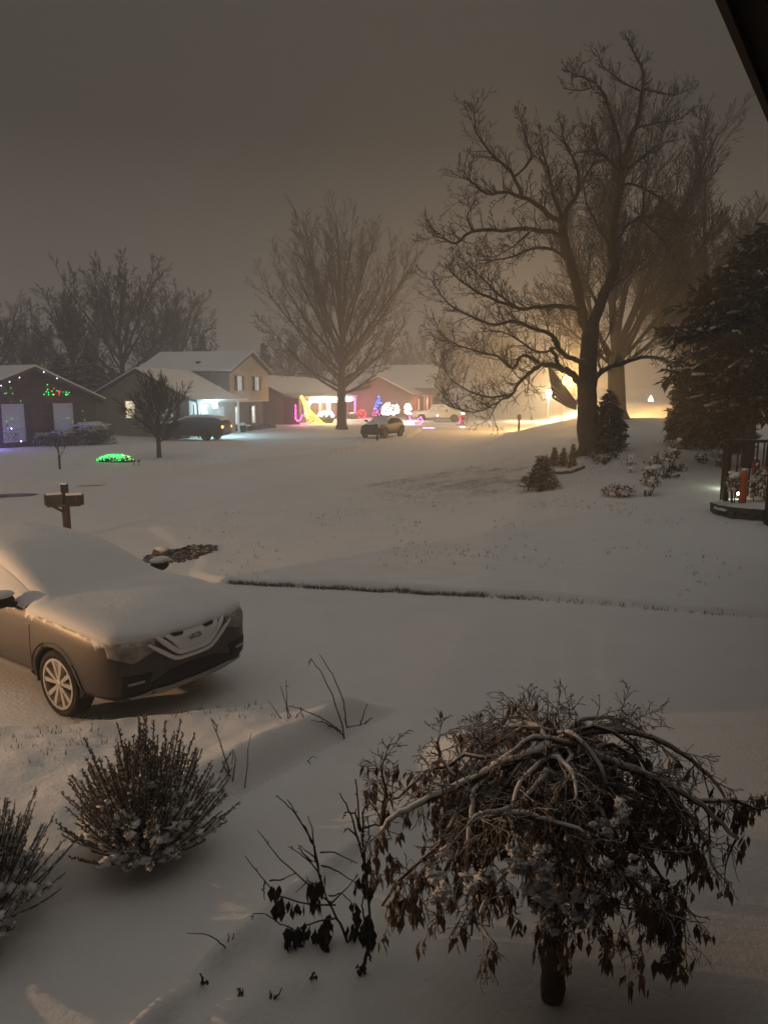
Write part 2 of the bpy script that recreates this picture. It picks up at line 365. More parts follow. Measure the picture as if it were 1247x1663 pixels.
# ------------------------------------------------------------------ ground sheets
def axis(segs):
    out = [segs[0][0]]
    for a, b, s0, s1 in segs:
        x = a
        while x < b - 1e-6:
            t = (x - a) / (b - a); x = min(b, x + s0 + (s1 - s0) * t); out.append(x)
    return np.array(out)
def build_ground():
    xs = axis([(-620, -60, 60, 5), (-60, -20, 4, 1.0), (-20, -7, 1.0, .25), (-7, -3.2, .2, .06), (-3.2, 2.6, .045, .05), (2.6, 8, .07, .2), (8, 22, .25, .8), (22, 60, 1, 4), (60, 620, 6, 60)])
    ys = axis([(-620, -20, 60, 5), (-20, 0, 4, .4), (0, 2.4, .3, .06), (2.4, 8.6, .04, .05), (8.6, 13.4, .055, .05), (13.4, 20, .08, .2), (20, 45, .25, .6), (45, 90, .7, 2), (90, 200, 3, 8), (200, 620, 10, 60)])
    X, Y = np.meshgrid(xs, ys); Z = hgt(X, Y)
    nx, ny = len(xs), len(ys)
    n, f = road_frac(X, Y)
    onroad = (Y > n) & (Y < f)
    lm = lawn_mask(X, Y)
    bed = (X < along(AX, Y)) & (Y < bedy(X))
    bank = np.exp(-(((X - 2.2) / 3.0) ** 2 + ((Y - 25.5) / 3.6) ** 2))
    gr = np.where(onroad, .0, np.where(Y >= f, .58, .0)) + lm * (.62 + .8 * bank) * (1 - .6 * S((X - 4) / 4)) + .28 * bed * S((-.9 - X) / .6) * S((Y - 5.6) / .6)
    gr = np.clip(gr, 0, 1)
    XC = (X[:-1, :-1] + X[1:, 1:]) / 2; YC = (Y[:-1, :-1] + Y[1:, 1:]) / 2
    nC, fC = road_frac(XC, YC)
    lawnC = lawn_mask(XC, YC) > .02
    cls = np.zeros(XC.shape, int)
    cls[(YC > nC) & (YC < fC)] = 1
    drive = (YC > bedy(XC) - .05) & (YC < np.minimum(edge_y(XC), nC)) & ~lawnC & (XC < 30)
    drive |= (YC > bedy(XC) - .05) & (YC <= nC) & (XC < -3) & (XC > -11) & ~lawnC
    cls[drive] = 2
    walk = (XC > along(AX, YC)) & ~((XC > along(A2, YC) - .1) & (YC < 6.0)) & (YC < bedy(XC) - .05) & (YC > .5) & (XC < 9)
    cls[walk] = 3
    for k, (name, lab) in enumerate((('ground', 'snow covered lawns, beds and yards'), ('road', 'snow covered street curving into the distance'), ('driveway', 'smooth snow covered driveway'), ('walkway', 'snow covered front walk between two beds'))):
        jj, ii = np.nonzero(cls == k)
        quads = np.stack([jj * nx + ii, jj * nx + ii + 1, (jj + 1) * nx + ii + 1, (jj + 1) * nx + ii], 1)
        used, inv = np.unique(quads, return_inverse=True); inv = inv.reshape(quads.shape)
        co = np.stack([X.ravel()[used], Y.ravel()[used], Z.ravel()[used]], 1)
        me = bpy.data.meshes.new(name)
        me.vertices.add(len(co)); me.vertices.foreach_set('co', co.astype(np.float32).ravel())
        me.loops.add(quads.size); me.loops.foreach_set('vertex_index', inv.ravel().astype(np.int32))
        me.polygons.add(len(quads)); me.polygons.foreach_set('loop_start', np.arange(0, quads.size, 4, dtype=np.int32)); me.polygons.foreach_set('loop_total', np.full(len(quads), 4, np.int32))
        me.update(calc_edges=True)
        a = me.attributes.new('grass', 'FLOAT', 'POINT'); a.data.foreach_set('value', gr.ravel()[used].astype(np.float32))
        me.polygons.foreach_set('use_smooth', np.ones(len(quads), bool)); me.materials.append(M['ground'])
        o = bpy.data.objects.new(name, me); C.objects.link(o); tag(o, lab, None, None, 'structure')
build_ground()
# ------------------------------------------------------------------ vehicles
def eval_mesh(o):
    dg = bpy.context.evaluated_depsgraph_get(); dg.update()
    return bpy.data.meshes.new_from_object(o.evaluated_get(dg))
# material slots of the shell: 0 paint, 1 black cladding, 2 side glass, 3 windscreen, 4 arch hollow
def shell(st, axles, arch_r, sub=2, cladding=True):
    vs = []; K = 9
    def ring(s):
        x, zb, w, zm, zsh, wb, zbelt, wr, zr = s
        return [(x, 0, zb), (x, .8 * w, zb), (x, .97 * w, zb + .10), (x, w, zm), (x, w * .985, zsh), (x, wb, zbelt), (x, wr, zr - .10 * min(1, max(.25, (zr - zbelt) * 2))), (x, wr * .78, zr - .018), (x, 0, zr)]
    n = 2 * K - 2
    for s in st:
        r = ring(s); vs += r + [(x, -y, z) for x, y, z in r[1:-1]][::-1]
    fs = []; mi = []
    def half(i): return i if i < K - 1 else (n - 1 - i)
    for j in range(len(st) - 1):
        a, b = st[j], st[j + 1]
        gh = (a[8] - a[6] > .2) or (b[8] - b[6] > .2)
        front = st[j][8] < st[j + 1][8] - .08 and gh and a[0] > 0
        for i in range(n):
            h = half(i)
            m = 0
            if h <= 1 and cladding: m = 1
            if gh and h == 5 and (a[8] - a[6] > .3 or b[8] - b[6] > .3) : m = 2
            if front and h >= 6: m = 3
            fs.append((j * n + i, (j + 1) * n + i, (j + 1) * n + (i + 1) % n, j * n + (i + 1) % n)); mi.append(m)
    e = (len(st) - 1) * n
    for base, flip in ((0, True), (e, False)):
        for h in range(K - 1):
            a, b = h, h + 1
            c, d = (n - b) % n, (n - a) % n
            q = [base + a, base + b, base + c, base + d]
            q = list(dict.fromkeys(q))
            if flip: q = q[::-1]
            fs.append(tuple(q)); mi.append(1 if h <= 1 and cladding else 0)
    me = bpy.data.meshes.new('shell'); me.from_pydata(vs, [], fs)
    for k in range(5): me.materials.append(M['paint'])
    me.polygons.foreach_set('material_index', mi)
    bm = bmesh.new(); bm.from_mesh(me); bmesh.ops.recalc_face_normals(bm, faces=bm.faces); bm.to_mesh(me); bm.free()
    o = bpy.data.objects.new('shell', me); C.objects.link(o)
    s = o.modifiers.new('s', 'SUBSURF'); s.levels = sub; s.render_levels = sub
    me2 = eval_mesh(o); o.modifiers.clear(); o.data = me2
    cut = MB()
    for ax in axles:
        for sy in (1, -1):
            cut.lathe([(arch_r, sy * .52), (arch_r, sy * 1.3)] if sy > 0 else [(arch_r, -1.3), (arch_r, -.52)], 40, (ax[0], 0, ax[1]), 'y')
    co = cut.build('cut', 'paint')
    bm = bmesh.new(); bm.from_mesh(co.data); bmesh.ops.recalc_face_normals(bm, faces=bm.faces); bm.to_mesh(co.data); bm.free()
    b = o.modifiers.new('b', 'BOOLEAN'); b.operation = 'DIFFERENCE'; b.object = co; b.solver = 'EXACT'
    me3 = eval_mesh(o)
    bpy.data.objects.remove(o); bpy.data.objects.remove(co)
    for p in me3.polygons:
        c = p.center
        for ax in axles:
            if math.hypot(c.x - ax[0], c.z - ax[1]) < arch_r + .003 and abs(c.y) > .45 and max(math.hypot(me3.vertices[v].co.x - ax[0], me3.vertices[v].co.z - ax[1]) for v in p.vertices) < arch_r + .004: p.material_index = 4
    return me3
def sub_mesh(me, pred, name, mats, parent, remap=None, offset=0, smooth=True):
    keep = [p for p in me.polygons if pred(p)]
    idx = {}; vs = []; fs = []; mi = []
    for p in keep:
        f = []
        for v in p.vertices:
            if v not in idx: idx[v] = len(vs); vs.append(me.vertices[v].co + me.vertices[v].normal * offset)
            f.append(idx[v])
        fs.append(tuple(f)); mi.append(remap[p.material_index] if remap else 0)
    b = MB(); b.v = [tuple(v) for v in vs]; b.f = fs; b.m = mi
    return b.build(name, mats, parent, smooth=smooth)
def snow_cover(me, pred, thick, name, parent, seed=0, rings=3):
    keep = [p for p in me.polygons if pred(p)]
    cnt = {}
    for p in keep:
        for e in p.edge_keys: cnt[e] = cnt.get(e, 0) + 1
    dist = {}
    for e, c in cnt.items():
        if c == 1: dist[e[0]] = 0; dist[e[1]] = 0
    nb = {}
    for e in cnt: nb.setdefault(e[0], []).append(e[1]); nb.setdefault(e[1], []).append(e[0])
    fr = list(dist); d = 0
    while fr:
        d += 1; nx = []
        for v in fr:
            for w in nb.get(v, []):
                if w not in dist: dist[w] = d; nx.append(w)
        fr = nx
    idx = {}; vs = []; fs = []
    for p in keep:
        f = []
        for v in p.vertices:
            if v not in idx:
                co = me.vertices[v].co; t = min(1, dist.get(v, 9) / rings); t = math.sin(t * math.pi / 2)
                k = .006 + thick * t * (1 + .3 * mnoise.noise(co * 1.6 + V((seed, 0, 0))) + .1 * mnoise.noise(co * 6))
                nn = (me.vertices[v].normal + V((0, 0, .6))).normalized()
                idx[v] = len(vs); vs.append(co + nn * k - (me.vertices[v].normal * .02 if dist.get(v, 9) == 0 else V((0, 0, 0))))
            f.append(idx[v])
        fs.append(tuple(f))
    b = MB(); b.v = [tuple(v) for v in vs]; b.f = fs; b.m = [0] * len(fs)
    return b.build(name, 'snow', parent, smooth=True)
def bvh_of(me): return BVHTree.FromPolygons([v.co for v in me.vertices], [tuple(p.vertices) for p in me.polygons])
def onto_front(bvh, y, z, x0=4):
    h = bvh.ray_cast(V((x0, y, z)), V((-1 if x0 > 0 else 1, 0, 0)))
    return h[0].x if h[0] else None
def patch_front(bvh, top, bot, name, m, parent, off=.006, depth=.03, nu=14, nv=4, x0=4, mb=None, bulge=0):
    "a panel lofted between two polylines of (y,z), laid on the front (or back) of the shell with real thickness"
    def samp(pl, t):
        k = t * (len(pl) - 1); i = min(len(pl) - 2, int(k)); f = k - i
        return (pl[i][0] * (1 - f) + pl[i + 1][0] * f, pl[i][1] * (1 - f) + pl[i + 1][1] * f)
    own = mb is None; b = mb or MB(); vs = []; sg = 1 if x0 > 0 else -1; last = 0
    for i in range(nu + 1):
        a = samp(top, i / nu); c = samp(bot, i / nu)
        for j in range(nv + 1):
            f = j / nv; y = a[0] * (1 - f) + c[0] * f; z = a[1] * (1 - f) + c[1] * f
            x = onto_front(bvh, y, z, x0)
            if x is None: x = last
            last = x
            vs.append((x + sg * (off + bulge * math.sin(math.pi * f)), y, z))
    n = len(vs); W = nv + 1
    back = [(x - sg * depth, y, z) for x, y, z in vs]
    fs = []
    for i in range(nu):
        for j in range(nv):
            q = (i * W + j, i * W + j + 1, (i + 1) * W + j + 1, (i + 1) * W + j); fs.append(q); fs.append(tuple(k + n for k in q[::-1]))
    rim = [i * W for i in range(nu + 1)] + [nu * W + j for j in range(1, W)] + [i * W + nv for i in range(nu - 1, -1, -1)] + [j for j in range(nv - 1, 0, -1)]
    for k in range(len(rim)):
        a, c = rim[k], rim[(k + 1) % len(rim)]; fs.append((a, c, c + n, a + n))
    b.add(vs + back, fs)
    return b.build(name, m, parent, smooth=False) if own else b
def wheel_meshes(r=.36, w=.225, rim=.268, spokes=5):
    t = MB(); h = w / 2
    t.lathe([(rim, -h * .8), (r * .86, -h), (r * .97, -h * .85), (r, -h * .55), (r, h * .55), (r * .97, h * .85), (r * .86, h), (rim, h * .8)], 40, axis='y', close=True)
    a = MB()
    a.lathe([(rim + .004, h * .72), (rim + .004, h * .95), (rim - .022, h * .95), (rim - .03, h * .55), (rim - .03, -h * .7), (rim + .0, -h * .7)], 40, axis='y', close=True)
    a.lathe([(.045, h * .55), (.045, h * .86), (.02, h * .9)], 14, axis='y')
    for k in range(spokes):
        for s in (-1, 1):
            th = 2 * math.pi * k / spokes + .3
            a0 = th + s * .16; a1 = th + s * .27
            for (r0, r1, b0, b1) in ((.03, rim - .012, a0, a1),):
                p0 = V((r0 * math.cos(b0), h * .72, r0 * math.sin(b0))); p1 = V((r1 * math.cos(b1), h * .8, r1 * math.sin(b1)))
                d = (p1 - p0).normalized(); u = V((-d.z, 0, d.x))
                w0, w1 = .022, .037
                vs = []
                for p, ww in ((p0, w0), (p1, w1)):
                    vs += [p - u * ww + V((0, -.03, 0)), p + u * ww + V((0, -.03, 0)), p + u * ww * .7 + V((0, .012, 0)), p - u * ww * .7 + V((0, .012, 0))]
                a.add(vs, [(0, 1, 5, 4), (1, 2, 6, 5), (2, 3, 7, 6), (3, 0, 4, 7), (0, 3, 2, 1), (4, 5, 6, 7)])
    d = MB(); d.lathe([(rim - .03, -.02), (rim - .03, .0), (.05, .0)], 24, axis='y')
    return t, a, d
_wm = None
def add_wheels(root, axles, track, rim_mat='alloy', detailed=True):
    global _wm
    if _wm is None: _wm = wheel_meshes()
    for ax, ay in axles:
        for s in (1, -1):
            w = bpy.data.objects.new('wheel', None); C.objects.link(w); w.parent = root; w.location = (ax, s * track, ay)
            if s < 0: w.rotation_euler = (0, 0, math.pi)
            _wm[0].build('tyre', 'rubber', w, smooth=True)
            _wm[1].build('rim', rim_mat, w)
            _wm[2].build('brake_disc', 'blackmetal', w)
SUV = [  # x, zb, w, zm, zsh, wb, zbelt, wr, zr
    (2.44, .44, .48, .55, .72, .46, .82, .40, .885), (2.38, .31, .78, .55, .76, .75, .88, .66, .97), (2.22, .26, .89, .58, .83, .86, .95, .75, 1.05), (1.86, .25, .925, .6, .88, .90, 1.01, .78, 1.10),
    (1.40, .25, .925, .62, .91, .90, 1.04, .78, 1.135), (1.08, .25, .925, .62, .92, .90, 1.055, .78, 1.14), (.97, .25, .92, .62, .92, .895, 1.06, .78, 1.155), (.10, .25, .92, .62, .93, .885, 1.08, .68, 1.50), (-.35, .25, .92, .62, .93, .885, 1.09, .65, 1.545),
    (-1.1, .25, .92, .62, .94, .885, 1.11, .64, 1.55), (-1.75, .26, .915, .64, .95, .875, 1.13, .63, 1.51), (-2.08, .28, .89, .66, .95, .85, 1.12, .60, 1.42), (-2.28, .36, .83, .68, .93, .80, 1.08, .60, 1.18), (-2.34, .46, .70, .68, .86, .68, .95, .5, 1.0)]
def scale_st(st, sx=1, sy=1, sz=1, roof=0):
    return [(a * sx, b * sz, c * sy, d * sz, e * sz, f * sy, g * sz, h * sy, (i + (roof if i > 1.3 else 0)) * sz) for a, b, c, d, e, f, g, h, i in st]
def suv(label, loc, head, paint, group=None, hero=False, amber=False, name='parked_suv', cat='SUV', st=SUV, axles=((1.41, .355), (-1.29, .355)), snow=.05, track=.81):
    root = thing(name, label, cat, loc, head, group)
    me = shell(st, axles, .40)
    bvh = bvh_of(me)
    body = sub_mesh(me, lambda p: p.material_index in (0, 1, 4), 'body', [paint, 'black'], root, {0: 0, 1: 1, 4: 1})
    sub_mesh(me, lambda p: p.material_index == 2, 'side_window', 'frost' if hero else 'glass', root)
    sub_mesh(me, lambda p: p.material_index == 3, 'windscreen', 'frost' if hero else 'glass', root)
    zlim = .7 if hero else .9
    snow_cover(me, lambda p: p.material_index in (0, 3) and p.normal.z > (.36 if hero else .62) and p.center.z > zlim, snow, 'snow_cover', root, rnd.random() * 9)
    add_wheels(root, axles, track, 'alloy' if hero else 'blackmetal')
    for s in (1, -1):
        # arch cladding rings
        for ax, az in axles:
            b = MB(); pts_i = []; N = 20
            vs = []
            for k in range(N + 1):
                a = -0.15 + (math.pi + .3) * k / N
                for rr in (.398, .455):
                    x = ax + rr * math.cos(a); z = az + rr * math.sin(a)
                    h = bvh.ray_cast(V((x, s * 3, max(.27, z))), V((0, -s, 0)))
                    y = h[0].y if h[0] and abs(h[0].y) > .6 else s * .9
                    vs.append((x, y + s * .012, max(.262, z)))
            n = len(vs); vs += [(x, y - s * .06, z) for x, y, z in vs]
            fs = []
            for k in range(N):
                i = 2 * k; fs += [(i, i + 1, i + 3, i + 2), (i + n, i + 2 + n, i + 3 + n, i + 1 + n), (i, i + 2, i + 2 + n, i + n), (i + 1, i + 1 + n, i + 3 + n, i + 3)]
            b.add(vs, fs).build('arch_trim', 'archtrim' if hero else 'black', root)
        # sill strip
        if hero:
            b = MB(); xs = [(-.78 + 1.72 * k / 12) for k in range(13)]; vs = []
            for x in xs:
                for z in (.33, .40):
                    h = bvh.ray_cast(V((x, s * 3, z)), V((0, -s, 0))); y = h[0].y if h[0] else s * .88
                    vs.append((x, y + s * .03, z))
            n = len(vs); vs += [(x, y - s * .06, z) for x, y, z in vs]; fs = []
            for k in range(12):
                i = 2 * k; fs += [(i, i + 1, i + 3, i + 2), (i + n, i + 2 + n, i + 3 + n, i + 1 + n), (i, i + 2, i + 2 + n, i + n), (i + 1, i + 1 + n, i + 3 + n, i + 3)]
            b.add(vs, fs).build('sill_trim', 'skid', root)
        # mirror
        mr = MB(); mr.blob((.62, s * 1.02, 1.13), .1, 3, 3, .06, 1.2, (.85, 1.35, .78)); mr.tube([(.66, s * .84, 1.06), (.64, s * .98, 1.09)], [.04, .03], 6)
        mo = mr.build('mirror', 'black', root, smooth=True)
        if hero: MB().blob((.62, s * 1.02, 1.2), .1, 5, 3, .12, 1.5, (.9, 1.35, .45)).build('snow', 'snow', mo, smooth=True)
        # door lines and handle
        if hero:
            for x0, z0, z1 in ((.98, .42, .92), (-.12, .40, 1.08)):
                b = MB(); vs = []
                for k in range(9):
                    z = z0 + (z1 - z0) * k / 8
                    h = bvh.ray_cast(V((x0, s * 3, z)), V((0, -s, 0)))
                    if h[0]: vs.append((x0, h[0].y + s * .0015, z))
                b.tube(vs, .0035, 4).build('door_seam', 'black', root)
        b = MB()
        if hero:
            for k in range(4): pass
        h = bvh.ray_cast(V((.12, s * 3, .9)), V((0, -s, 0)))
        if h[0]: MB().tube([(.0, h[0].y + s * .015, .9), (.06, h[0].y + s * .035, .903), (.2, h[0].y + s * .035, .905), (.26, h[0].y + s * .012, .9)], .014, 6).build('door_handle', paint, root, smooth=True)
        # lamps
        sg = s
        patch_front(bvh, [(sg * .85, .90), (sg * .74, .885), (sg * .54, .83)], [(sg * .85, .79), (sg * .72, .765), (sg * .56, .765)], 'headlight', 'lens', root, .008, .05)
        patch_front(bvh, [(sg * .80, 1.0), (sg * .6, .98)], [(sg * .80, .82), (sg * .62, .84)], 'tail_light', 'amber' if amber else 'red_lens', root, .01, .05, x0=-4)
        if hero:
            patch_front(bvh, [(sg * .87, .97), (sg * .7, .965), (sg * .46, .93)], [(sg * .87, .80), (sg * .70, .725), (sg * .47, .80)], 'snow', 'snow_thin', root, .016, .04, nu=16, nv=6, bulge=.008)
            fl = patch_front(bvh, [(sg * .80, .60), (sg * .66, .60), (sg * .50, .585)], [(sg * .80, .43), (sg * .68, .415), (sg * .56, .44)], 'fog_light', 'black', root, .012, .06)
            patch_front(bvh, [(sg * .76, .53), (sg * .6, .532)], [(sg * .755, .508), (sg * .6, .514)], 'bezel', 'skid', fl, .03, .02)
            patch_front(bvh, [(sg * .74, .375), (sg * .6, .378), (sg * .5, .39)], [(sg * .70, .345), (sg * .6, .34), (sg * .52, .345)], 'bumper_trim', 'skid', root, .03, .05)
    if hero:
        patch_front(bvh, [(-.50, .475), (-.3, .545), (0, .56), (.3, .545), (.50, .475)], [(-.52, .40), (-.3, .385), (0, .38), (.3, .385), (.52, .40)], 'lower_intake', 'black', root, .008, .05, nu=20)
        patch_front(bvh, [(-.50, .395), (-.3, .38), (0, .375), (.3, .38), (.50, .395)], [(-.44, .335), (-.3, .318), (0, .312), (.3, .318), (.44, .335)], 'skid_plate', 'skid', root, .045, .07, nu=20, bulge=.012)
        gr = patch_front(bvh, [(-.38, .92), (0, .94), (.38, .92)], [(-.19, .69), (0, .67), (.19, .69)], 'grille', 'black', root, .004, .03, nu=18, nv=8)
        # V shaped chrome blade and the snow sitting on it
        def vbar(sc_, dz, dx, r, name, m, par):
            pts = []
            for k in range(25):
                t = -1 + 2 * k / 24; a = abs(t)
                y = t * .45 * sc_
                z = .69 + dz + .235 * (math.sqrt((a - .42) ** 2 + .006) + (a - .42)) / 1.16
                x = onto_front(bvh, y, z) or 2.2
                pts.append((x + dx, y, z))
            return MB().tube(pts, [r * (.55 + .45 * min(1, 3 * (1 - abs(-1 + 2 * k / 24)) + .2)) for k in range(25)], 8).build(name, m, par, smooth=True)
        vb = vbar(1.0, 0, .012, .024, 'chrome_bar', 'alloy', gr)
        vbar(1.0, .012, .022, .029, 'snow', 'snow', vb)
        lo = vbar(1.2, -.06, .002, .024, 'bumper_lip', 'paint', root)
        vbar(1.2, -.048, .012, .025, 'snow', 'snow', lo)
        # snow packed on the grille leaving two dark slots, badge under it
        patch_front(bvh, [(-.36, .93), (-.1, .945), (0, .945), (.1, .945), (.36, .93)], [(-.18, .735), (-.07, .725), (0, .722), (.07, .725), (.18, .735)], 'snow', 'snow', gr, .03, .05, nu=18, nv=6, bulge=.02)
        for s in (1, -1):
            patch_front(bvh, [(s * .28, .925), (s * .13, .915)], [(s * .25, .90), (s * .15, .896)], 'grille_slot', 'black', root, .052, .04, nu=6, nv=2)
        bx = (onto_front(bvh, 0, .84) or 2.25) + .055
        bd = MB(); bd.lathe([(.062, -.008), (.062, .008), (.046, .008), (.046, -.008)], 28, axis='y', close=True); bd.box((-.075, -.01, -.013), (.075, .012, .013))
        bo = bd.build('badge', 'snow_thin', root); bo.location = (bx, 0, .84); bo.rotation_euler = (R(-28), 0, R(-90))
    else:
        patch_front(bvh, [(-.42, .72), (0, .735), (.42, .72)], [(-.36, .50), (0, .48), (.36, .50)], 'grille', 'black', root, .006, .04)
        patch_front(bvh, [(-.26, .66), (.26, .66)], [(-.26, .53), (.26, .53)], 'number_plate', 'lens', root, .015, .03, x0=-4, nu=4)
    bpy.data.meshes.remove(me)
    return root
M['archtrim'] = mat('arch_trim', (.02, .019, .018), .7, .2, 20, snow=.75, snow_from=.45, snow_noise=6)
M['badge'] = mat('badge_snowed', (.22, .21, .2), .6, .1, 20)
SH = R(-35.5)
hv = V((math.cos(SH), math.sin(SH), 0)); wv = V((-hv.y, hv.x, 0))
wheel_at = V((-3.33, 7.28, 0))
suv_c = wheel_at - hv * 1.41 + wv * .86
suv('brown SUV under thick smooth snow, facing the drive with bronze lit wheels', (suv_c.x, suv_c.y, 0.01), SH, 'paint', hero=True, snow=.042, st=scale_st(SUV, 1, 1.03, 1))
# hatchback by the kerb across the street
HATCH = [(2.10, .40, .44, .5, .58, .42, .63, .36, .68), (2.03, .26, .70, .48, .64, .67, .71, .58, .77), (1.85, .22, .81, .5, .72, .78, .80, .68, .85), (1.45, .21, .85, .54, .78, .83, .87, .71, .93), (1.05, .21, .86, .56, .82, .84, .91, .71, 1.0),
         (.85, .21, .86, .56, .82, .84, .92, .70, 1.08), (.15, .21, .86, .56, .83, .83, .94, .60, 1.42), (-.25, .21, .86, .56, .84, .83, .95, .58, 1.475), (-.95, .21, .86, .56, .86, .83, .98, .57, 1.45), (-1.5, .22, .85, .56, .88, .81, 1.0, .56, 1.35), (-1.85, .25, .81, .58, .86, .77, .97, .54, 1.14), (-2.05, .34, .75, .6, .82, .72, .90, .52, .98), (-2.1, .44, .6, .6, .76, .6, .84, .46, .88)]
p = GX(622, 52.2)
suv('small dark hatchback parked at the far kerb with snow on its bonnet', (p.x, p.y, p.z + .01), R(-116), 'paint_dark', name='parked_hatchback', cat='car', st=HATCH, axles=((1.30, .335), (-1.24, .335)), snow=.035, track=.74)
# SUV in the drive of the split level house
p = GX(313, 49.5)
suv('long black SUV with an amber tail lamp in the split level house drive', (p.x, p.y, p.z + .01), R(168), 'paint_dark', st=scale_st(SUV, 1.08, 1.02, 1.06), axles=((1.52, .355), (-1.39, .355)), amber=True, snow=.05, track=.82)
# far car coming down the street with lit headlamps
p = GX(891, 120)
fc = suv('far car under the street lamp with two white headlights', (p.x, p.y, p.z + .01), R(-92), 'paint_grey', name='distant_car', cat='car', st=HATCH, axles=((1.30, .335), (-1.24, .335)), snow=.03, track=.74)
for s in (1, -1):
    b = MB(); b.blob((2.08, s * .56, .68), .12, 1, 1, 0); hb = b.build('headlamp', 'head', fc)
for o in [o for o in C.objects if o.parent == fc and o.name.startswith('headlight')]: bpy.data.objects.remove(o)
# pickup
def pickup(label, loc, head):
    root = thing('pickup_truck', label, 'pickup', loc, head)
    cab = [(2.85, .50, .62, .62, .80, .6, .9, .5, .96), (2.78, .38, .90, .62, .86, .88, .98, .78, 1.06), (2.5, .34, .98, .64, .92, .95, 1.06, .82, 1.14), (1.7, .34, .99, .66, .96, .96, 1.12, .84, 1.20), (1.35, .34, .99, .66, .96, .96, 1.14, .84, 1.24), (.75, .34, .99, .66, .98, .95, 1.16, .74, 1.78), (.3, .34, .99, .66, .98, .95, 1.17, .72, 1.88), (-.55, .34, .99, .66, .98, .95, 1.18, .72, 1.86), (-.85, .34, .99, .66, .98, .95, 1.16, .72, 1.76), (-.95, .34, .99, .66, .98, .95, 1.12, .80, 1.20), (-1.6, .34, .99, .66, .98, .95, 1.10, .84, 1.13), (-2.6, .36, .99, .66, .98, .95, 1.10, .84, 1.13), (-2.85, .42, .97, .66, .96, .94, 1.09, .84, 1.12), (-2.9, .5, .9, .66, .92, .88, 1.02, .8, 1.05)]
    ax = ((1.85, .40), (-1.75, .40)); me = shell(cab, ax, .46); bvh = bvh_of(me)
    sub_mesh(me, lambda p: p.material_index in (0, 1, 4), 'body', ['paint_white', 'black'], root, {0: 0, 1: 1, 4: 1})
    sub_mesh(me, lambda p: p.material_index == 2, 'side_window', 'frost', root)
    sub_mesh(me, lambda p: p.material_index == 3, 'windscreen', 'glass', root)
    snow_cover(me, lambda p: p.material_index in (0, 3) and p.normal.z > .6 and p.center.z > 1, .06, 'snow_cover', root)
    add_wheels(root, ax, .86, 'blackmetal')
    for w in [o for o in C.objects if o.parent == root and o.name.startswith('wheel')]: w.scale = (1.12, 1.12, 1.12)
    for s in (1, -1):
        patch_front(bvh, [(s * .86, .92), (s * .55, .92)], [(s * .86, .74), (s * .58, .72)], 'headlight', 'lens', root, .01, .05)
        MB().blob((1.05, s * 1.12, 1.25), .11, 3, 2, .05, 1, (.8, 1.2, 1.1)).build('mirror', 'black', root)
    patch_front(bvh, [(-.5, .92), (.5, .92)], [(-.5, .64), (.5, .64)], 'grille', 'black', root, .012, .04)
    b = MB(); b.blob((.0, -1.0, .72), .06, 1, 1, 0); b.build('marker_light', 'cool', root)
    bpy.data.meshes.remove(me)
    return root
p = GX(713, 82)
pickup('pale pickup truck parked outside the farthest house', (p.x, p.y, p.z + .01), R(-16))
# ------------------------------------------------------------------ trees
def rot_about(d, ang, az):
    u = d.orthogonal().normalized(); w = d.cross(u).normalized()
    k = u * math.cos(az) + w * math.sin(az)
    return (d * math.cos(ang) + k * math.sin(ang)).normalized()
def rv(r): return V((r.uniform(-1, 1), r.uniform(-1, 1), r.uniform(-1, 1)))
def grow(out, r, p, d, L, rad, lvl, prm):
    nseg = prm['seg'][lvl]; pts = [p.copy()]; rads = [rad]
    trop = prm['trop'][lvl]; wob = prm['wob'][lvl]
    dirs = []
    for i in range(nseg):
        d = (d + rv(r) * wob + V((0, 0, 1)) * trop).normalized(); dirs.append(d)
        p = p + d * (L / nseg); pts.append(p); rads.append(max(prm['rmin'], rad * (1 - (i + 1) / nseg * prm['taper'])))
    out.append((lvl, pts, rads))
    if lvl + 1 < len(prm['seg']):
        n = prm['n'][lvl]; n = max(1, int(n * r.uniform(.75, 1.25)))
        for k in range(n):
            t = prm['t0'][lvl] + (1 - prm['t0'][lvl]) * (k + r.random()) / n
            i = min(nseg - 1, int(t * nseg)); f = t * nseg - i
            q = pts[i].lerp(pts[i + 1], f); rr = rads[i] * (1 - f) + rads[i + 1] * f
            dd = rot_about(dirs[i], R(prm['ang'][lvl]) * r.uniform(.65, 1.3), r.uniform(0, 6.283))
            grow(out, r, q, dd, L * prm['ratio'][lvl] * (1.1 - .55 * t) * r.uniform(.7, 1.25), max(prm['rmin'], rr * prm['rr'][lvl]), lvl + 1, prm)
def tree_build(root, out, split=1, mats=('bark', 'twig'), sides=(9, 6, 4, 3, 3, 3)):
    a, b = MB(), MB()
    for lvl, pts, rads in out:
        (a if lvl <= split else b).tube(pts, rads, sides[min(lvl, len(sides) - 1)], caps=False)
    if a.v: a.build('trunk', mats[0], root, smooth=True)
    if b.v: b.build('crown', mats[1], root, smooth=True)
def flare(mb_out, h, r0, r1, lean=(0, 0)):
    pts = []; rr = []
    for k in range(7):
        t = k / 6; pts.append(V((lean[0] * t, lean[1] * t, -.15 + (h + .15) * t))); rr.append(r1 + (r0 - r1) * (1 - t) ** 1.2 + r0 * .45 * max(0, 1 - t * 5) ** 2)
    mb_out.append((0, pts, rr)); return pts[-1]
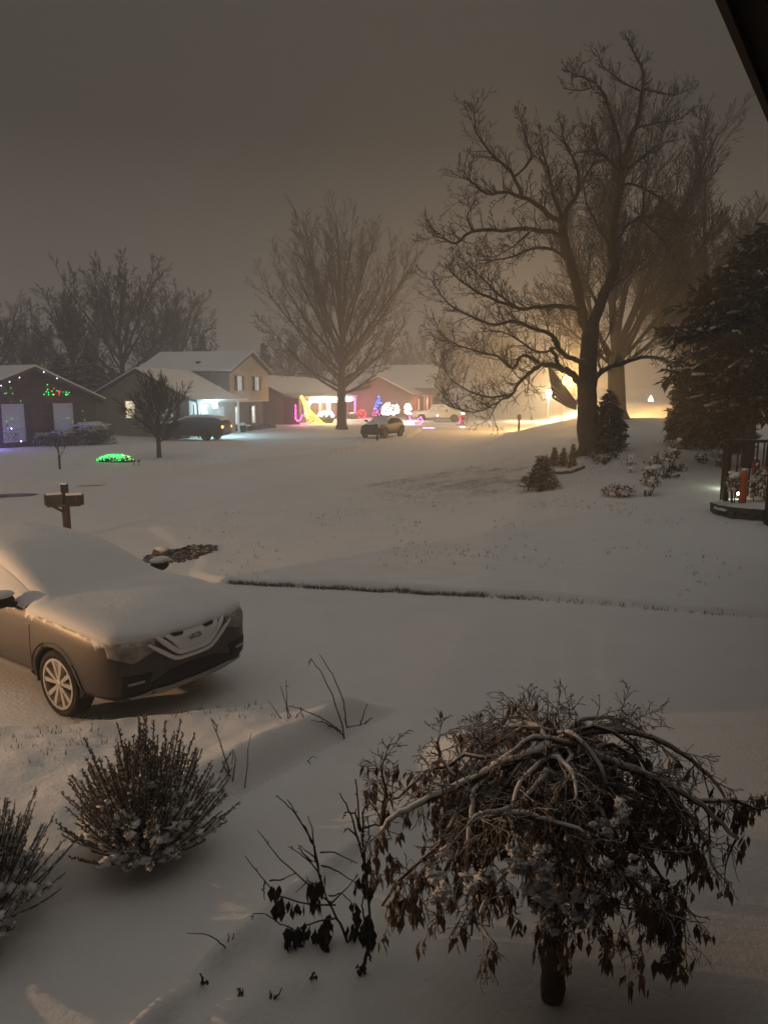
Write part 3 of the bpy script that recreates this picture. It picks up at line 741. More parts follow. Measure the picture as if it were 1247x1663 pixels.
def fan_tree(root, seed, H, trunk_h, r0, nprim, spread, mats, prm, up=1.0, wide=.40):
    r = random.Random(seed); out = []
    top = flare(out, trunk_h, r0, r0 * .82, (0, 0))
    # the stem goes on as a leader with limbs leaving it, widest and lowest first
    lead = [top]; lr = [r0 * .8]; LL = (H - trunk_h) * .42 * up; d = V((0, 0, 1))
    for i in range(6):
        d = (d + rv(r) * .06 + V((0, 0, .1))).normalized(); lead.append(lead[-1] + d * LL / 6); lr.append(r0 * (.8 - .5 * (i + 1) / 6))
    out.append((1, lead, lr))
    for k in range(nprim):
        az = 6.283 * (k * .381966 + r.uniform(-.05, .05)); t = 1 - k / (nprim - 1)
        ang = R(9 + (spread - 9) * t ** .7 * r.uniform(.82, 1.14))
        d = V((math.sin(ang) * math.cos(az), math.sin(ang) * math.sin(az), math.cos(ang)))
        f = (1 - t) ** 1.15 * 5.9; i = min(5, int(f)); q = lead[i].lerp(lead[i + 1], f - i) - V((0, 0, trunk_h * .12 * t))
        # each limb reaches the outline of a rounded crown
        zc, a_, b_ = H * .57 + .1, H * wide, H * .43; oz = q.z - zc
        A_ = (d.x ** 2 + d.y ** 2) / a_ ** 2 + d.z ** 2 / b_ ** 2; B_ = 2 * (q.x * d.x + q.y * d.y) / a_ ** 2 + 2 * oz * d.z / b_ ** 2; C_ = (q.x ** 2 + q.y ** 2) / a_ ** 2 + oz * oz / b_ ** 2 - 1
        L = max(H * .2, (-B_ + math.sqrt(max(0, B_ * B_ - 4 * A_ * C_))) / (2 * A_)) * r.uniform(.84, 1.03) * (.93 if t < .25 else 1)
        grow(out, r, q, d, L, r0 * (.26 + .14 * r.random()), 1, prm)
    tree_build(root, out, 1, mats)
    return root
MAPLE = dict(seg=(1, 10, 7, 5, 3), trop=(0, .055, .06, .05, .04), wob=(0, .07, .10, .14, .18), taper=.86, rmin=.011, n=(0, 13, 7, 5), t0=(0, .18, .12, .12), ang=(0, 30, 32, 36), ratio=(0, .36, .42, .46), rr=(0, .42, .5, .55))
FAR_TREE = dict(MAPLE, n=(0, 14, 8, 5), rmin=.02, wob=(0, .1, .14, .18, .2), ang=(0, 36, 38, 40))
p = ground(*GX(555, 63).xy); 
ct = thing('maple_tree', 'tall bare fan shaped tree standing before the lit porch', 'tree', p, 0)
fan_tree(ct, 5, 17.8, 3.4, .44, 32, 74, ('bark', 'twig'), MAPLE, up=.8, wide=.47)
# background trees share two prototypes
def far_tree(label, px, Y, Hh, seed, spread=55, nprim=13, r0=.4, th=2.6, name='bare_tree'):
    t = thing(name, label, 'tree', GX(px, Y), 0, 'bare trees behind the houses')
    return fan_tree(t, seed, Hh, th, r0, nprim, spread, ('bark_far', 'bark_far'), FAR_TREE, wide=.47)
bt1 = far_tree('broad bare tree rising over the split level house roof', 205, 74, 15.6, 21, 72, 20)
bt2 = far_tree('bare tree with a rounded crown behind the beige split level house', 285, 80, 13.6, 22, 70, 18)
def back(src, label, px, Y, sc_, rz): return dup(src, label, GX(px, Y), rz, sc_)
back(bt2, 'bare tree behind the brick bungalow chimney side', 120, 82, 1.0, 1.0)
back(bt1, 'bare tree cut by the left picture edge behind the brick bungalow', -8, 78, .82, 2.2)
back(bt2, 'smaller bare tree between the two left house roofs', 60, 92, .8, 3.0)
back(bt1, 'thin bare tree just left of the lit porch roof', 470, 104, .72, 4.0)
back(bt2, 'faint bare tree behind the lit porch roof ridge', 520, 112, .75, 5.0)
back(bt1, 'faint bare tree over the farthest house on its left', 655, 118, .75, 1.4)
back(bt2, 'very faint tall tree behind the farthest house', 720, 128, 1.15, .6)
back(bt1, 'very faint tree between the farthest house and the street lamp', 800, 150, 1.0, 2.9)
back(bt2, 'faint tree beyond the street lamp at the road end', 930, 135, 1.0, .2)
# tall trees on the right, deep in the haze
rt = thing('forked_tree', 'tall hazy forked tree behind the big flag tree', 'tree', GX(1002, 41), 0)
r_ = random.Random(31); out = []
top = flare(out, 3.4, .52, .42, (-.25, 0))
for k, (ang, az, L, rad) in enumerate(((24, .15, 12, .22), (8, 2.8, 13, .24), (30, 1.6, 10, .16), (22, 4.4, 11, .16), (40, .5, 9, .13), (38, 3.3, 9, .13), (48, 5.6, 8, .12), (16, .9, 12.5, .17), (55, 2.2, 7, .11), (58, 6.1, 7.5, .11), (30, 3.0, 10, .13), (28, 6.2, 11, .14))):
    a = R(ang); grow(out, r_, top + V((0, 0, -.25 * (k > 1) * k * .3)), V((math.sin(a) * math.cos(az), math.sin(a) * math.sin(az), math.cos(a))), L, rad, 1, dict(MAPLE, n=(0, 22, 11, 6), wob=(0, .09, .13, .16, .2)))
tree_build(rt, out, 1, ('bark', 'bark_far'))
rt2 = dup(rt, 'hazy bare tree above the snowy evergreen, nearer the eave', GX(1128, 47), 2.1, (.95, .95, .86))
dup(rt, 'faintest bare tree over the evergreen at the right edge', GX(1215, 55), 4.0, (1.1, 1.1, .82))
# ---- the big tree with the flag: limbs traced, each given its own depth
def cc(cx, cy): return (680 + .45469 * cx, 40 + .45469 * cy)
BT_Y = 27.0
bt_base = G(953, 737); BT_Y = bt_base.y
def limb(pts, dz0, dz1, r0, r1):
    n = len(pts); res = []; rr = []
    for i, (cx, cy) in enumerate(pts):
        t = i / (n - 1); px, py = cc(cx, cy); res.append(P(px, py, BT_Y + dz0 + (dz1 - dz0) * t)); rr.append(r0 + (r1 - r0) * t)
    # smooth with a Catmull-Rom pass
    out = []; ro = []
    for i in range(n - 1):
        a, b, c, d = res[max(0, i - 1)], res[i], res[i + 1], res[min(n - 1, i + 2)]
        for k in range(3):
            t = k / 3; t2 = t * t; t3 = t2 * t
            out.append(.5 * ((2 * b) + (c - a) * t + (2 * a - 5 * b + 4 * c - d) * t2 + (3 * b - a - 3 * c + d) * t3)); ro.append(rr[i] + (rr[i + 1] - rr[i]) * t)
    out.append(res[-1]); ro.append(rr[-1])
    return out, ro
bt = thing('large_tree', 'big dark bare tree on the bank with a flag on its trunk', 'tree', bt_base, 0)
LIMBS = [  # crop points, depth from/to, radius from/to
    ([(603, 1545), (604, 1500), (603, 1400), (604, 1300), (602, 1200), (606, 1120), (612, 1060)], 0, 0, .40, .27),
    ([(606, 1120), (640, 1020), (665, 950), (695, 870), (690, 770), (712, 620), (727, 500), (760, 400), (790, 290), (800, 170), (765, 95), (750, 55)], 0, .5, .24, .02),
    ([(725, 520), (712, 400), (675, 285), (640, 220), (590, 190), (555, 180), (528, 158)], .2, -1.4, .08, .015),
    ([(640, 215), (580, 235), (515, 228)], -.9, -1.6, .035, .012), ([(560, 185), (590, 130)], -1.3, -1.4, .02, .01),
    ([(795, 240), (720, 200), (660, 150), (640, 110)], .4, -.6, .05, .012), ([(795, 230), (850, 240), (920, 250), (970, 225)], .4, 1.4, .05, .012), ([(770, 370), (840, 350), (920, 340), (1000, 290)], .3, 1.6, .055, .012),
    ([(722, 535), (690, 490), (640, 460), (600, 450), (555, 462)], .2, -1.8, .075, .02), ([(745, 515), (800, 470), (850, 430), (930, 410)], .2, 1.8, .075, .015), ([(718, 575), (770, 570), (830, 600), (890, 640), (930, 700)], .2, 2.0, .07, .015),
    ([(692, 780), (730, 730), (775, 690), (840, 680), (920, 700), (980, 690)], .1, 2.6, .11, .02), ([(790, 695), (850, 745), (905, 820), (935, 890), (960, 985)], .6, 2.4, .06, .012),
    ([(690, 800), (640, 720), (600, 640), (585, 560)], .1, -2.2, .07, .015),
    ([(606, 1110), (590, 1060), (570, 960), (545, 870), (522, 780), (512, 710)], 0, -.6, .22, .15),
    ([(512, 715), (480, 690), (430, 650), (365, 612), (300, 600), (240, 602), (185, 560), (158, 540)], -.6, -2.6, .12, .02),
    ([(515, 760), (470, 742), (400, 732), (300, 735), (190, 740), (130, 780), (90, 765), (48, 752)], -.5, -1.6, .11, .02), ([(195, 738), (170, 690), (185, 650), (140, 630)], -1.3, -1.4, .045, .012),
    ([(365, 612), (335, 530), (290, 490), (240, 440), (205, 380), (197, 315)], -1.7, -3.2, .07, .012), ([(340, 545), (400, 480), (380, 400), (368, 335)], -1.8, -2.0, .05, .012),
    ([(513, 715), (535, 650), (570, 590), (560, 500), (520, 420), (510, 350)], -.6, -1.0, .11, .015), ([(510, 700), (480, 600), (460, 520), (440, 440), (432, 370)], -.6, .8, .09, .012), ([(565, 580), (610, 520), (640, 430), (600, 350)], -.8, .6, .06, .012),
    ([(540, 850), (480, 800), (400, 800), (330, 830), (260, 840), (205, 842)], -.4, 1.6, .08, .014), ([(400, 735), (340, 790), (270, 830)], -.9, -2.2, .05, .012),
    ([(572, 1020), (520, 1005), (440, 1008), (360, 1012), (280, 985), (200, 950), (130, 900), (105, 870)], -.2, -2.8, .11, .015), ([(350, 1012), (280, 960), (220, 900), (170, 850)], -1.6, -3.4, .05, .012),
    ([(598, 1205), (560, 1195), (515, 1175), (470, 1110), (400, 1080), (330, 1060), (260, 1070), (170, 1035), (100, 990), (40, 905)], -.2, -2.2, .12, .015), ([(500, 1150), (430, 1170), (360, 1130), (290, 1095), (200, 1100)], -.8, 1.2, .06, .013),
    ([(592, 1310), (560, 1265), (525, 1235), (480, 1222), (440, 1215), (400, 1240), (360, 1275), (330, 1325), (285, 1345), (250, 1410)], -.15, -2.0, .17, .014), ([(440, 1213), (370, 1180), (335, 1230), (280, 1185), (200, 1165), (130, 1140), (65, 1095)], -.8, -2.6, .07, .013),
    ([(395, 1245), (390, 1290), (385, 1320)], -1.2, -1.1, .035, .014), ([(330, 1320), (260, 1330), (180, 1310), (110, 1260), (85, 1210)], -1.6, -2.6, .05, .012), ([(290, 1345), (200, 1385), (100, 1360)], -1.8, -3, .035, .011),
    ([(500, 1222), (488, 1185), (470, 1152)], -.5, -.6, .085, .07),
    ([(612, 1290), (640, 1250), (690, 1222), (750, 1200), (810, 1185), (865, 1192), (900, 1215)], .1, 1.2, .13, .05), ([(650, 1245), (640, 1180), (680, 1100), (700, 1000)], .2, 2.2, .05, .012),
    ([(660, 960), (740, 900), (800, 840), (870, 800)], .2, 2.8, .09, .015), ([(640, 1010), (600, 900), (620, 800)], .2, 2.5, .07, .014)]
r_ = random.Random(8); mbT = MB(); mbC = MB(); tw = []
PT = dict(seg=(5, 4, 3), trop=(.05, .06, .06), wob=(.17, .2, .22), taper=.75, rmin=.006, n=(5, 3), t0=(.12, .2), ang=(42, 44), ratio=(.5, .55), rr=(.6, .65))
for k, (pts, a, b, r0, r1) in enumerate(LIMBS):
    lp, lr = limb(pts, a, b, r0 * (.86 if k else 1), r1 * (.86 if k else 1))
    if k == 0: lr = [x + .16 * max(0, 1 - i / 3.2) ** 2 for i, x in enumerate(lr)]
    for i in range(1, len(lp) - 1): lp[i] = lp[i] + rv(r_) * min(.05, lr[i] * .5)
    mbT.tube(lp, lr, 12 if r0 > .2 else 8 if r0 > .06 else 6, caps=True)
    if k == 0 or r0 > .9 or (r0 > .07 and r1 > .06): continue
    Ltot = sum((lp[i + 1] - lp[i]).length for i in range(len(lp) - 1))
    n = int(Ltot * 8.5)
    for j in range(n):
        t = .16 + .84 * (j + r_.random()) / n
        i = min(len(lp) - 2, int(t * (len(lp) - 1))); q = lp[i].lerp(lp[i + 1], r_.random())
        if lr[i] > .16: continue
        d = (lp[i + 1] - lp[i]).normalized(); dd = rot_about(d, R(r_.uniform(30, 75)), r_.uniform(0, 6.283))
        dd = (dd + V((0, 0, .25))).normalized()
        grow(tw, r_, q, dd, r_.uniform(.4, 1.0) * (.5 if q.z > 11.5 else 1), max(.007, min(.02, lr[i] * .4)), 0, PT)
for lvl, pts, rads in tw: mbC.tube(pts, rads, 4 if lvl == 0 else 3, caps=False)
mbT.build('trunk', 'bark', bt, smooth=True, world=True); mbC.build('crown', 'twig', bt, smooth=True, world=True)
# ---- ornamental tree and sapling in the left yard
p = G(259, 743)
ot = thing('ornamental_tree', 'small dark bare tree with upswept branches in the left yard', 'tree', p, 0)
ORN = dict(seg=(1, 6, 5, 4), trop=(0, .07, .07, .06), wob=(0, .1, .14, .18), taper=.85, rmin=.011, n=(0, 13, 8), t0=(0, .12, .12), ang=(0, 30, 34), ratio=(0, .5, .5), rr=(0, .5, .6))
fan_tree(ot, 41, 4.0, .8, .125, 16, 62, ('bark', 'twig'), ORN)
p = G(98, 762)
sp = thing('sapling', 'tiny bare forked sapling in the snow before the brick bungalow', 'tree', p, 0)
fan_tree(sp, 43, 1.25, .5, .05, 4, 38, ('bark', 'twig'), dict(ORN, n=(0, 4, 2), rmin=.008))
# ---- evergreens
def frond(mb, q, d, L, w, r, mi=0):
    d = d.normalized(); u = d.cross(V((0, 0, 1)))
    if u.length < .05: u = V((1, 0, 0))
    u.normalize(); up = u.cross(d)
    a = q; b = q + d * L * .55 + u * w + up * .02; c = q + d * L - V((0, 0, L * .18)); e = q + d * L * .55 - u * w + up * .02
    mb.add([a, b, c, e], [(0, 1, 2, 3)], mi)
def conifer(root, seed, H, Rad, whorls, per, frn, flen, base=.12, prof=lambda t: (1 - t) ** .8, droop=.25, trunk_r=.1, mats=('bark', 'needles'), lean=0, snowy=0):
    r = random.Random(seed); tr = MB(); cr = MB(); sn = MB() if snowy else None
    tr.tube([(0, 0, -.1), (0, 0, H * .5), (0, 0, H * .97)], [trunk_r, trunk_r * .6, .01], 8)
    for k in range(whorls):
        t = (k + r.random()) / whorls; z = H * (base + (1 - base) * t); L0 = Rad * prof(t)
        for j in range(per):
            az = r.uniform(0, 6.283); L = L0 * r.uniform(.55, 1.15) + .02
            d = V((math.cos(az), math.sin(az), r.uniform(-.05, .4) - droop * .3)).normalized()
            pts = [V((0, 0, z))]; n = 5
            for i in range(n):
                d = (d + V((0, 0, -droop * .22)) + rv(r) * .1).normalized(); pts.append(pts[-1] + d * L / n)
            tr.tube(pts, [trunk_r * .22 * (1 - i / (n + .5)) + .004 for i in range(n + 1)], 4, caps=False)
            if snowy and r.random() < snowy:
                i0 = r.randint(2, 3); seg = pts[i0:i0 + r.randint(2, 3)]; off = V((0, 0, flen * .18)); ss = [p + off + rv(r) * .03 for p in seg]; sn.tube([ss[0] - (ss[1] - ss[0]) * .2] + ss, [.005] + [r.uniform(.02, .05) for _ in ss], 5)
            m = max(3, int(frn * L / max(.3, Rad)))
            for f in range(m):
                s = (f + r.random()) / m; i = min(n - 1, int(s * n)); q = pts[i].lerp(pts[i + 1], s * n - i)
                dd = (pts[i + 1] - pts[i]).normalized() * .7 + rv(r) * .8 + V((0, 0, .1))
                frond(cr, q, dd, flen * r.uniform(.6, 1.3), flen * .2 * r.uniform(.7, 1.3), r)
    tr.build('trunk', mats[0], root, smooth=True); cr.build('crown', mats[1], root)
    if sn and sn.v: sn.build('snow', 'snow', root, smooth=True)
    return root
evb = G(1205, 742)
ev = thing('evergreen_tree', 'large dark evergreen with snow dusted boughs at the right edge', 'tree', GX(1212, 22.5), 0)
conifer(ev, 51, 7.0, 2.75, 34, 12, 62, .34, .22, lambda t: (.62 + 1.1 * t) if t < .3 else (1.0 - ((t - .3) / .7) ** 1.6 * .95), .28, .2, snowy=.55)
MB().tube([(1.1, -.6, -.1), (1.05, -.5, 1.2), (.8, -.3, 3.0)], [.13, .11, .07], 8).build('limb', 'bark', ev, smooth=True)
e2 = thing('evergreen_shrub', 'dark clipped evergreen shrub under the big snowy evergreen', 'shrub', GX(1118, 27), 0)
conifer(e2, 52, 2.1, .85, 18, 12, 46, .26, .04, lambda t: .95 - .35 * t * t, .1, .08, snowy=.12)
dup(e2, 'dark evergreen shrub behind the trellis at the right', GX(1180, 26), 1.3, (1.1, 1.1, .95))
e3 = thing('cone_shrub', 'cone shaped evergreen beside the flag tree trunk', 'shrub', G(985, 733), 0)
conifer(e3, 53, 2.05, .78, 20, 12, 46, .24, .03, lambda t: (1 - t) ** .75, .12, .06, snowy=.2)
e4 = thing('evergreen_tree', 'dark pointed evergreen peeking over the split level house roof', 'tree', GX(333, 84), 0)
conifer(e4, 54, 9.3, 2.0, 26, 9, 36, .5, .1, lambda t: (1 - t) ** .8, .2, .15, ('bark_far', 'needles'))
dup(e4, 'evergreen between the split level house and the lit porch', GX(432, 92), 1.0, (1, 1, .95))
dup(e4, 'low dark evergreen behind the brick bungalow roof', GX(150, 66), 2.0, (1.7, 1.7, .62))
dup(e4, 'dark evergreen between the brick bungalow and split level house', GX(105, 64), 3.0, (1.5, 1.5, .6))
sf = thing('dwarf_fir', 'bushy snow tipped dwarf fir at the foot of the bank', 'shrub', G(878, 795), 0)
conifer(sf, 55, .95, .56, 13, 11, 30, .15, .08, lambda t: (1 - t) ** .8 if t < .8 else .22, .1, .035, snowy=.3)
for k, (px, py, s, lab) in enumerate(((899, 757, .62, 'small fir just above the snow tipped dwarf fir'), (914, 757, .60, 'small fir second from left in the bed by the trunk'), (930, 745, .5, 'small fir farthest back, almost touching the big trunk'), (928, 764, .56, 'small fir in front of the big trunk over the timber edge'))):
    dup(sf, lab, G(px, py), k * 1.7, (s * .62, s * .62, s * 1.02))['group'] = 'little firs in the bed'
# ------------------------------------------------------------------ houses
def block(root, x0, x1, y0, y1, ze, zr, ridge, wallm, oh=.35, rpos=.5, z0=0, lim=None, roof=True, cap=True):
    "gabled volume; ridge 'x' or 'y'; returns wall and roof objects"
    b = MB()
    if ridge == 'x':
        yr = y0 + (y1 - y0) * rpos
        b.prism([(x0, y0, z0 - .3), (x0, y1, z0 - .3), (x0, y1, ze), (x0, yr, zr), (x0, y0, ze)], (x1 - x0, 0, 0))
    else:
        xr = x0 + (x1 - x0) * rpos
        b.prism([(x0, y0, z0 - .3), (x0, y0, ze), (xr, y0, zr), (x1, y0, ze), (x1, y0, z0 - .3)], (0, y1 - y0, 0))
    w = b.build('wall', wallm, root)
    if not roof: return w, None
    r = MB(); sn = MB(); T = .16
    if ridge == 'x':
        a, c = x0 - oh, x1 + (oh if cap else 0)
        for yy, sg in ((y0, -1), (y1, 1)):
            sl = (zr - ze) / abs(yr - yy); ye = yy + sg * oh; zz = ze - sl * oh
            r.prism([(a, ye, zz + .01), (a, yr, zr + .01), (a, yr, zr + T), (a, ye, zz + T)], (c - a, 0, 0))
            sn.prism([(a + .02, ye - sg * .01, zz + T + .003), (a + .02, yr, zr + T + .003), (a + .02, yr, zr + T + .12), (a + .02, ye - sg * .01, zz + T + .09)], (c - a - .04, 0, 0))
    else:
        a, c = y0 - oh, y1 + oh
        for xx, sg in ((x0, -1), (x1, 1)):
            sl = (zr - ze) / abs(xr - xx); xe = xx + sg * oh; zz = ze - sl * oh
            r.prism([(xe, a, zz + .01), (xr, a, zr + .01), (xr, a, zr + T), (xe, a, zz + T)], (0, c - a, 0))
            sn.prism([(xe - sg * .01, a + .02, zz + T + .003), (xr, a + .02, zr + T + .003), (xr, a + .02, zr + T + .12), (xe - sg * .01, a + .02, zz + T + .09)], (0, c - a - .04, 0))
    ro = r.build('roof', 'roofedge', root); sn.build('snow', 'snow', ro)
    return w, ro
def window(root, c, u, n, w, h, pm, bars=(1, 2), shutters=0, fr=.07, fm='trim', sm='shutter'):
    "c centre on the wall, u horizontal unit, n outward unit"
    c, u, n = V(c), V(u), V(n); z = V((0, 0, 1))
    def bx(mb, a0, a1, b0, b1, d0, d1):
        ps = [c + u * a + z * b + n * d for d in (d0, d1) for a, b in ((a0, b0), (a1, b0), (a1, b1), (a0, b1))]
        mb.add(ps, [(0, 3, 2, 1), (4, 5, 6, 7), (0, 1, 5, 4), (1, 2, 6, 5), (2, 3, 7, 6), (3, 0, 4, 7)])
    f = MB(); W, Hh = w / 2, h / 2
    bx(f, -W - fr, -W, -Hh - fr, Hh + fr, .005, .07); bx(f, W, W + fr, -Hh - fr, Hh + fr, .005, .07)
    bx(f, -W, W, Hh, Hh + fr, .005, .068); bx(f, -W - .02, W + .02, -Hh - fr, -Hh, .005, .09)
    for k in range(1, bars[0]): bx(f, -W + w * k / bars[0] - .018, -W + w * k / bars[0] + .018, -Hh, Hh, .022, .05)
    for k in range(1, bars[1]): bx(f, -W, W, -Hh + h * k / bars[1] - .02, -Hh + h * k / bars[1] + .02, .023, .052)
    fo = f.build('window', fm, root); p = MB(); bx(p, -W, W, -Hh, Hh, .006, .02); p.build('pane', pm, fo)
    if shutters:
        for s in (-1, 1):
            m = MB(); a = s * (W + fr + .03); b_ = a + s * shutters; bx(m, min(a, b_), max(a, b_), -Hh - fr, Hh + fr, .004, .05); m.build('shutter', sm, root)
    return fo
def wreath_bulbs(root, name, pts, r, m): 
    b = MB()
    for q in pts: b.bulb(q, r)
    return b.build(name, m, root)
def string(label, cat, origin, pts, r, m, cable=True, rz=0, name='light_string', group=None, jitter=.03, seed=0):
    t = thing(name, label, cat, origin, rz, group); q = random.Random(seed); b = MB()
    for p in pts: b.bulb(V(p) + rv(q) * jitter, r * q.uniform(.8, 1.25))
    b.build('bulb_row', m, t)
    if cable: MB().tube(pts if len(pts) < 60 else pts[::2] + [pts[-1]], .008, 4).build('cable', 'black', t)
    return t
def lerpn(a, b, n): return [V(a).lerp(V(b), k / (n - 1)) for k in range(n)]
X_, Y_, Zv = V((1, 0, 0)), V((0, 1, 0)), V((0, 0, 1))
# local frame: x runs along the street away from us, -y faces the street
def hframe(px, Y, th): 
    p = GX(px, Y); return p, math.pi / 2 - R(th)
def hx(root, px, y, lo=-3, hi=40):
    "local x whose point on the line y=const falls under image column px"
    for _ in range(40):
        m = (lo + hi) / 2; v = w2(root, (m, y, 1.5)); dep = v.y * math.cos(PITCH) - (v.z - CAM_H) * math.sin(PITCH)
        if v.x / dep * FPX + 623.5 < px: lo = m
        else: hi = m
    return (lo + hi) / 2
def w2(root, v):
    return root.location + Matrix.Rotation(root.rotation_euler.z, 3, 'Z') @ V(v)
# 1 brick bungalow at the left
base = GX(160, 46.5)
h1 = thing('brick_bungalow', 'dark brick bungalow whose gable carries red and green light dots', 'house', base, R(90 - 33))
# gable faces the street: local -y; spans x -8.4..0
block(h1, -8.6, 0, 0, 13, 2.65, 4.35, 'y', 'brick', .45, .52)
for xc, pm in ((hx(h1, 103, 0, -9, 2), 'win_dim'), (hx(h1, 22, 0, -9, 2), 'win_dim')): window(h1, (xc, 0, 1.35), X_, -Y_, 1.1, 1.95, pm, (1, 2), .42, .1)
g = MB(); g.prism([(-8.9, -.1, 2.52), (-4.13, -.1, 4.42), (-4.13, -.1, 4.2), (-8.9, -.1, 2.3)], (0, -.05, 0)); g.prism([(-4.13, -.1, 4.42), (.4, -.1, 2.52), (.4, -.1, 2.3), (-4.13, -.1, 4.2)], (0, -.05, 0)); g.build('gable_trim', 'roofedge', h1)
lb = MB(); lb.box((-6.6, -.03, 3.12), (-1.6, -.004, 3.2)); lb.build('gable_board', 'roofedge', h1)
t = thing('gable_lights', 'red and green light dots scattered under the brick gable', 'string lights', w2(h1, (-4.1, -.05, 3.15)), h1.rotation_euler.z)
q = random.Random(4)
gb, rb, wb = MB(), MB(), MB()
for k in range(9):
    x = q.uniform(-2.6, 2.9); zt = q.uniform(-.35, .75) * (1 - abs(x) / 3.6); gb.bulb((x, -.06, zt), q.uniform(.018, .035))
for k in range(9): gb.bulb((q.gauss(1.0, .22), -.06, q.gauss(-.12, .1)), .032)
for k in range(4): gb.bulb((q.gauss(2.1, .1), -.06, q.gauss(-.2, .07)), .034)
for k in range(7): rb.bulb((q.gauss(1.55, .16), -.06, q.gauss(-.15, .1)), .028)
for k in range(6): rb.bulb((q.uniform(-2.6, 2.6), -.06, q.uniform(-1.6, -.3)), .016)
for k in range(8): gb.bulb((q.uniform(-2.6, 3.4), -.06, q.uniform(-2.4, -.5)), .022)
for k in range(8): f = (k + .4 * q.random()) / 7; wb.bulb((-4.3 + 4.3 * f if k < 6 else .8 * (k - 5.6), -.62, -.55 + 1.75 * f if k < 6 else 1.2 - .35 * (k - 5.6)), .022)
gb.build('green_bulb', 'green', t); rb.build('red_bulb', 'red', t); wb.build('white_bulb', 'cool', t)
# clipped snow capped bushes in front of it
def bush(label, p, r, hh, seed, group='snow capped bushes at the bungalow', wide=1.0):
    t = thing('round_bush', label, 'bush', p, 0, group); q = random.Random(seed)
    b = MB()
    for k in range(900):
        a = q.uniform(0, 6.283); zz = q.random(); rr = math.sqrt(1 - (zz * .98 - .15) ** 2) * q.uniform(.8, 1.04)
        c = V((math.cos(a) * rr * r * wide, math.sin(a) * rr * r, hh * zz)); frond(b, c, V((math.cos(a), math.sin(a), q.uniform(-.3, .9))) + rv(q) * .8, q.uniform(.09, .2), .035, q)
    b.blob((0, 0, hh * .45), 1, seed, 2, .2, 1.5, (r * .82 * wide, r * .82, hh * .5))
    b.build('foliage', 'shrub', t)
    MB().blob((0, 0, hh * .93), 1, seed + 3, 3, .5, 2.2, (r * .72 * wide, r * .72, hh * .13)).build('snow', 'snow', t, smooth=True)
    return t
bush('snow capped bush nearest the left frame edge below the bungalow', GX(66, 43.5), .85, .75, 1)
bush('middle snow capped bush under the bungalow window', GX(108, 43.8), .95, .85, 2)
bush('widest snow capped bush at the corner of the bungalow', GX(152, 44.5), 1.25, 1.25, 3)
bb = thing('lit_bush', 'dark bush wrapped in blue violet lights at left edge', 'bush', GX(6, 42), 0)
b = MB(); q = random.Random(9)
for k in range(700):
    c = V((q.gauss(0, .45), q.gauss(0, .4), abs(q.gauss(.45, .35)))); frond(b, c, rv(q) + V((0, 0, .4)), .2, .04, q)
b.build('foliage', 'shrub', bb)
b = MB()
for k in range(40): b.bulb((q.gauss(-.1, .4), -.35 + q.uniform(-.2, .1), q.uniform(.3, 1.9)), .045)
b.build('bulb_net', 'violet', bb)
lamp('violet_light', (-.5, -2.3, .6), (.28, .22, 1), 130, .2, bb)
# 2 split level house
p2, rz2 = hframe(282, 51.5, 15)
h2 = thing('split_level_house', 'beige split level house with a bright bluish porch lamp', 'house', p2, rz2)
block(h2, 0, 7, -1.25, 6.4, 2.7, 4.6, 'x', 'siding_grey', .3, .5, cap=False)
# recess of the porch: darker front wall set behind posts is the block face; porch slab and posts in front
XA, XB = hx(h2, 375, -.55), hx(h2, 437, -.55)
block(h2, XA, XB, -.55, 7.4, 4.75, 6.25, 'y', 'siding', .35, .5, z0=2.75)
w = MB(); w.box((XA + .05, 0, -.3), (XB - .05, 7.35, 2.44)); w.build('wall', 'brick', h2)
ov = MB(); ov.box((XA, -.55, 2.35), (XB, 7.4, 2.449)); ov.build('overhang', 'trim', h2)
# porch: canopy, posts, slab
pc = MB(); pc.prism([(-.3, -2.1, 2.44), (-.3, -1.255, 2.67), (-.3, -1.255, 2.79), (-.3, -2.1, 2.56)], (XA + .25, 0, 0)); pco = pc.build('porch_roof', 'trim', h2)
pcs = MB(); pcs.prism([(-.28, -2.09, 2.565), (-.28, -1.2, 2.81), (-.28, -1.2, 2.93), (-.28, -2.09, 2.66)], (XA + .2, 0, 0)); pcs.build('snow', 'snow', pco)
for x in (.05, XA - 1.5): MB().box((x - .06, -2.0, -.1), (x + .06, -1.88, 2.45)).build('porch_post', 'trim', h2)
window(h2, (hx(h2, 326, -1.25), -1.25, 1.45), X_, -Y_, 1.7, 1.5, 'win_grey', (4, 2), 0)
d = MB(); dx_ = hx(h2, 359, -1.25); d.box((dx_ - .45, -1.31, .05), (dx_ + .45, -1.254, 2.1)); dd = d.build('door', 'trim', h2); MB().blob((dx_ - .35, -1.34, 1.05), .04, 1, 1, 0).build('handle', 'blackmetal', dd)
# gable end windows (facing us, local -x)
window(h2, (0, 3.25, 1.95), -Y_, -X_, .72, 1.15, 'win_cream', (1, 2), 0, .06)
window(h2, (0, .35, 1.75), -Y_, -X_, .85, .55, 'win_grey', (3, 2), 0, .06)
for xc, xl in ((hx(h2, 390, -.55), hx(h2, 384, 0)), (hx(h2, 418, -.55), hx(h2, 411, 0))):
    window(h2, (xc, -.55, 3.85), X_, -Y_, .72, 1.05, 'win_dim' if xc < 9 else 'win_grey', (2, 2), .36)
    window(h2, (xl, 0, 1.25), X_, -Y_, .62, 1.35, 'win_cool', (1, 3), .32)
MB().tube([(-.02, -1.3, 2.6), (-.06, -1.33, 2.3), (-.06, -1.33, 0)], .05, 6).build('downpipe', 'trim', h2)
v = MB(); v.box((XA + 1, 2.6, 5.2), (XA + 1.3, 2.9, 5.6)); v.build('roof_vent', 'blackmetal', h2)
